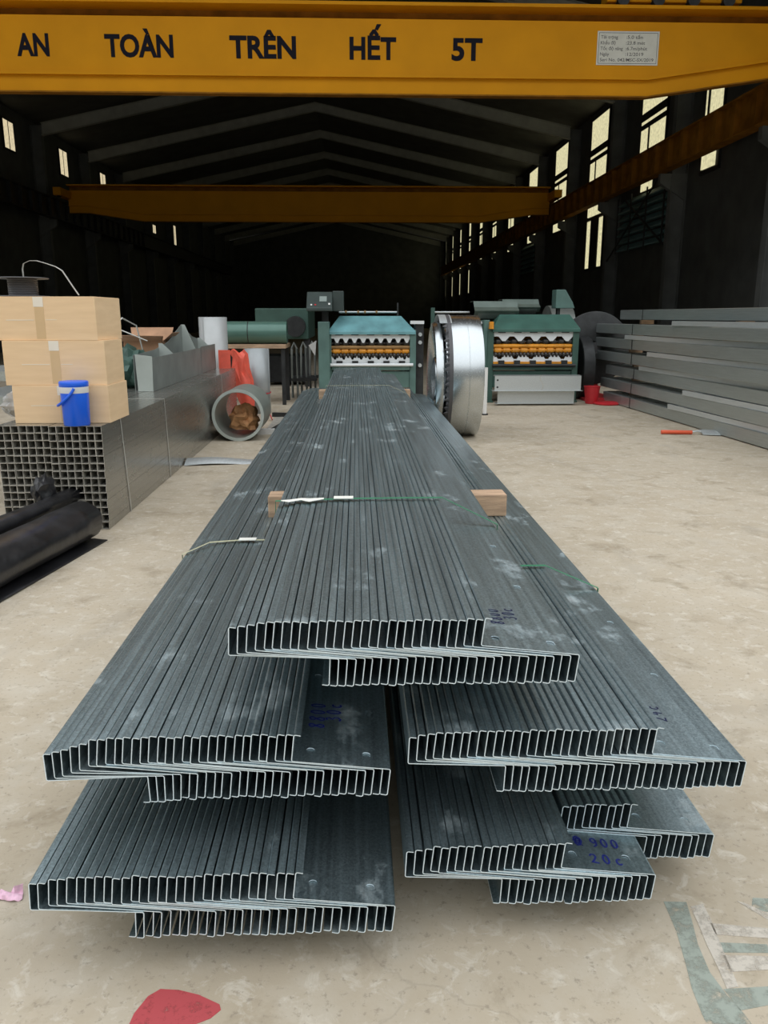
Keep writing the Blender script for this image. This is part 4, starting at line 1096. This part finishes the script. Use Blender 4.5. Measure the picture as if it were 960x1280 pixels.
b.prism([(.775, 1.395), (.92, 1.40), (.90, 1.36), (.785, 1.34)], 'z', .0002, .0008)
b.build('grey_green_bands', M['paint_green'], gp)
b = MB(); b.prism([(.803, 1.64), (.838, 1.648), (.836, 1.60), (.822, 1.50), (.81, 1.40), (.782, 1.395), (.788, 1.45), (.792, 1.52), (.80, 1.59)], 'z', .0003, .0011)
b.prism([(.828, 1.585), (.965, 1.562), (.955, 1.532), (.826, 1.548)], 'z', .0003, .0011)
b.prism([(.815, 1.487), (.95, 1.478), (.94, 1.444), (.81, 1.440)], 'z', .0003, .0011)
b.prism([(.926, 1.655), (.945, 1.645), (1.02, 1.575), (1.0, 1.56), (.965, 1.598)], 'z', .0003, .0011)
b.build('white_strokes', M['paint_white'], gp)
b = MB(); g = []
for i in range(9):
    u = i / 8; row = []
    for j in range(7):
        v = j / 6
        row.append((-.902 + u * .068 - .01 * v, 1.715 + v * .036 * (1 - .25 * math.sin(PI * u)) + .004 * math.sin(u * 7), .005 + .012 * math.sin(PI * v) * math.sin(PI * u) + .010 * nz.noise(Vector((u * 5, v * 4, 3))) + (.016 if (i > 5 and j > 4) else 0)))
    g.append(row)
b.sheet(g, .0015); tag(b.build('crumpled_tissue', M['pink'], smooth=True), 'small crumpled pink paper on the concrete at the left edge', 'paper')

# ------------------------------------------------------------------ sky, camera, colour
w = bpy.data.worlds.new('overcast'); sc.world = w; w.use_nodes = True
nt = w.node_tree; nt.nodes.clear(); N, L = nt.nodes, nt.links
out = N.new('ShaderNodeOutputWorld'); bg = N.new('ShaderNodeBackground')
tc = N.new('ShaderNodeTexCoord'); sx = N.new('ShaderNodeSeparateXYZ'); L.new(tc.outputs['Generated'], sx.inputs[0])
rp = N.new('ShaderNodeValToRGB')
cr = rp.color_ramp
cr.elements[0].position = 0.0; cr.elements[0].color = (.10, .105, .095, 1)          # unseen dark horizon band, added to keep low sky light out of the hall
cr.elements[1].position = 1.0; cr.elements[1].color = (1.0, 1.03, 1.06, 1)
for p_, c_ in ((.24, (.13, .135, .125, 1)), (.36, (.80, .82, .83, 1))):
    e_ = cr.elements.new(p_); e_.color = c_
L.new(sx.outputs[2], rp.inputs[0]); L.new(rp.outputs[0], bg.inputs[0]); bg.inputs[1].default_value = 1.72
L.new(bg.outputs[0], out.inputs[0])

cam = bpy.data.cameras.new('camera'); co = bpy.data.objects.new('camera', cam); C.objects.link(co)
th = math.atan(.245); ps = math.atan(35 * math.cos(th) / 1000)
co.location = (0, 0, 1.4); co.rotation_euler = (PI / 2 - th, 0, -ps)
cam.sensor_fit = 'VERTICAL'; cam.sensor_height = 36; cam.lens = 36 * 1000 / 1280; cam.clip_start = .05; cam.clip_end = 400
sc.camera = co
sc.view_settings.view_transform = 'Standard'; sc.view_settings.look = 'None'
sc.view_settings.exposure = 0.0; sc.view_settings.gamma = 1.0; sc.view_settings.use_curve_mapping = False
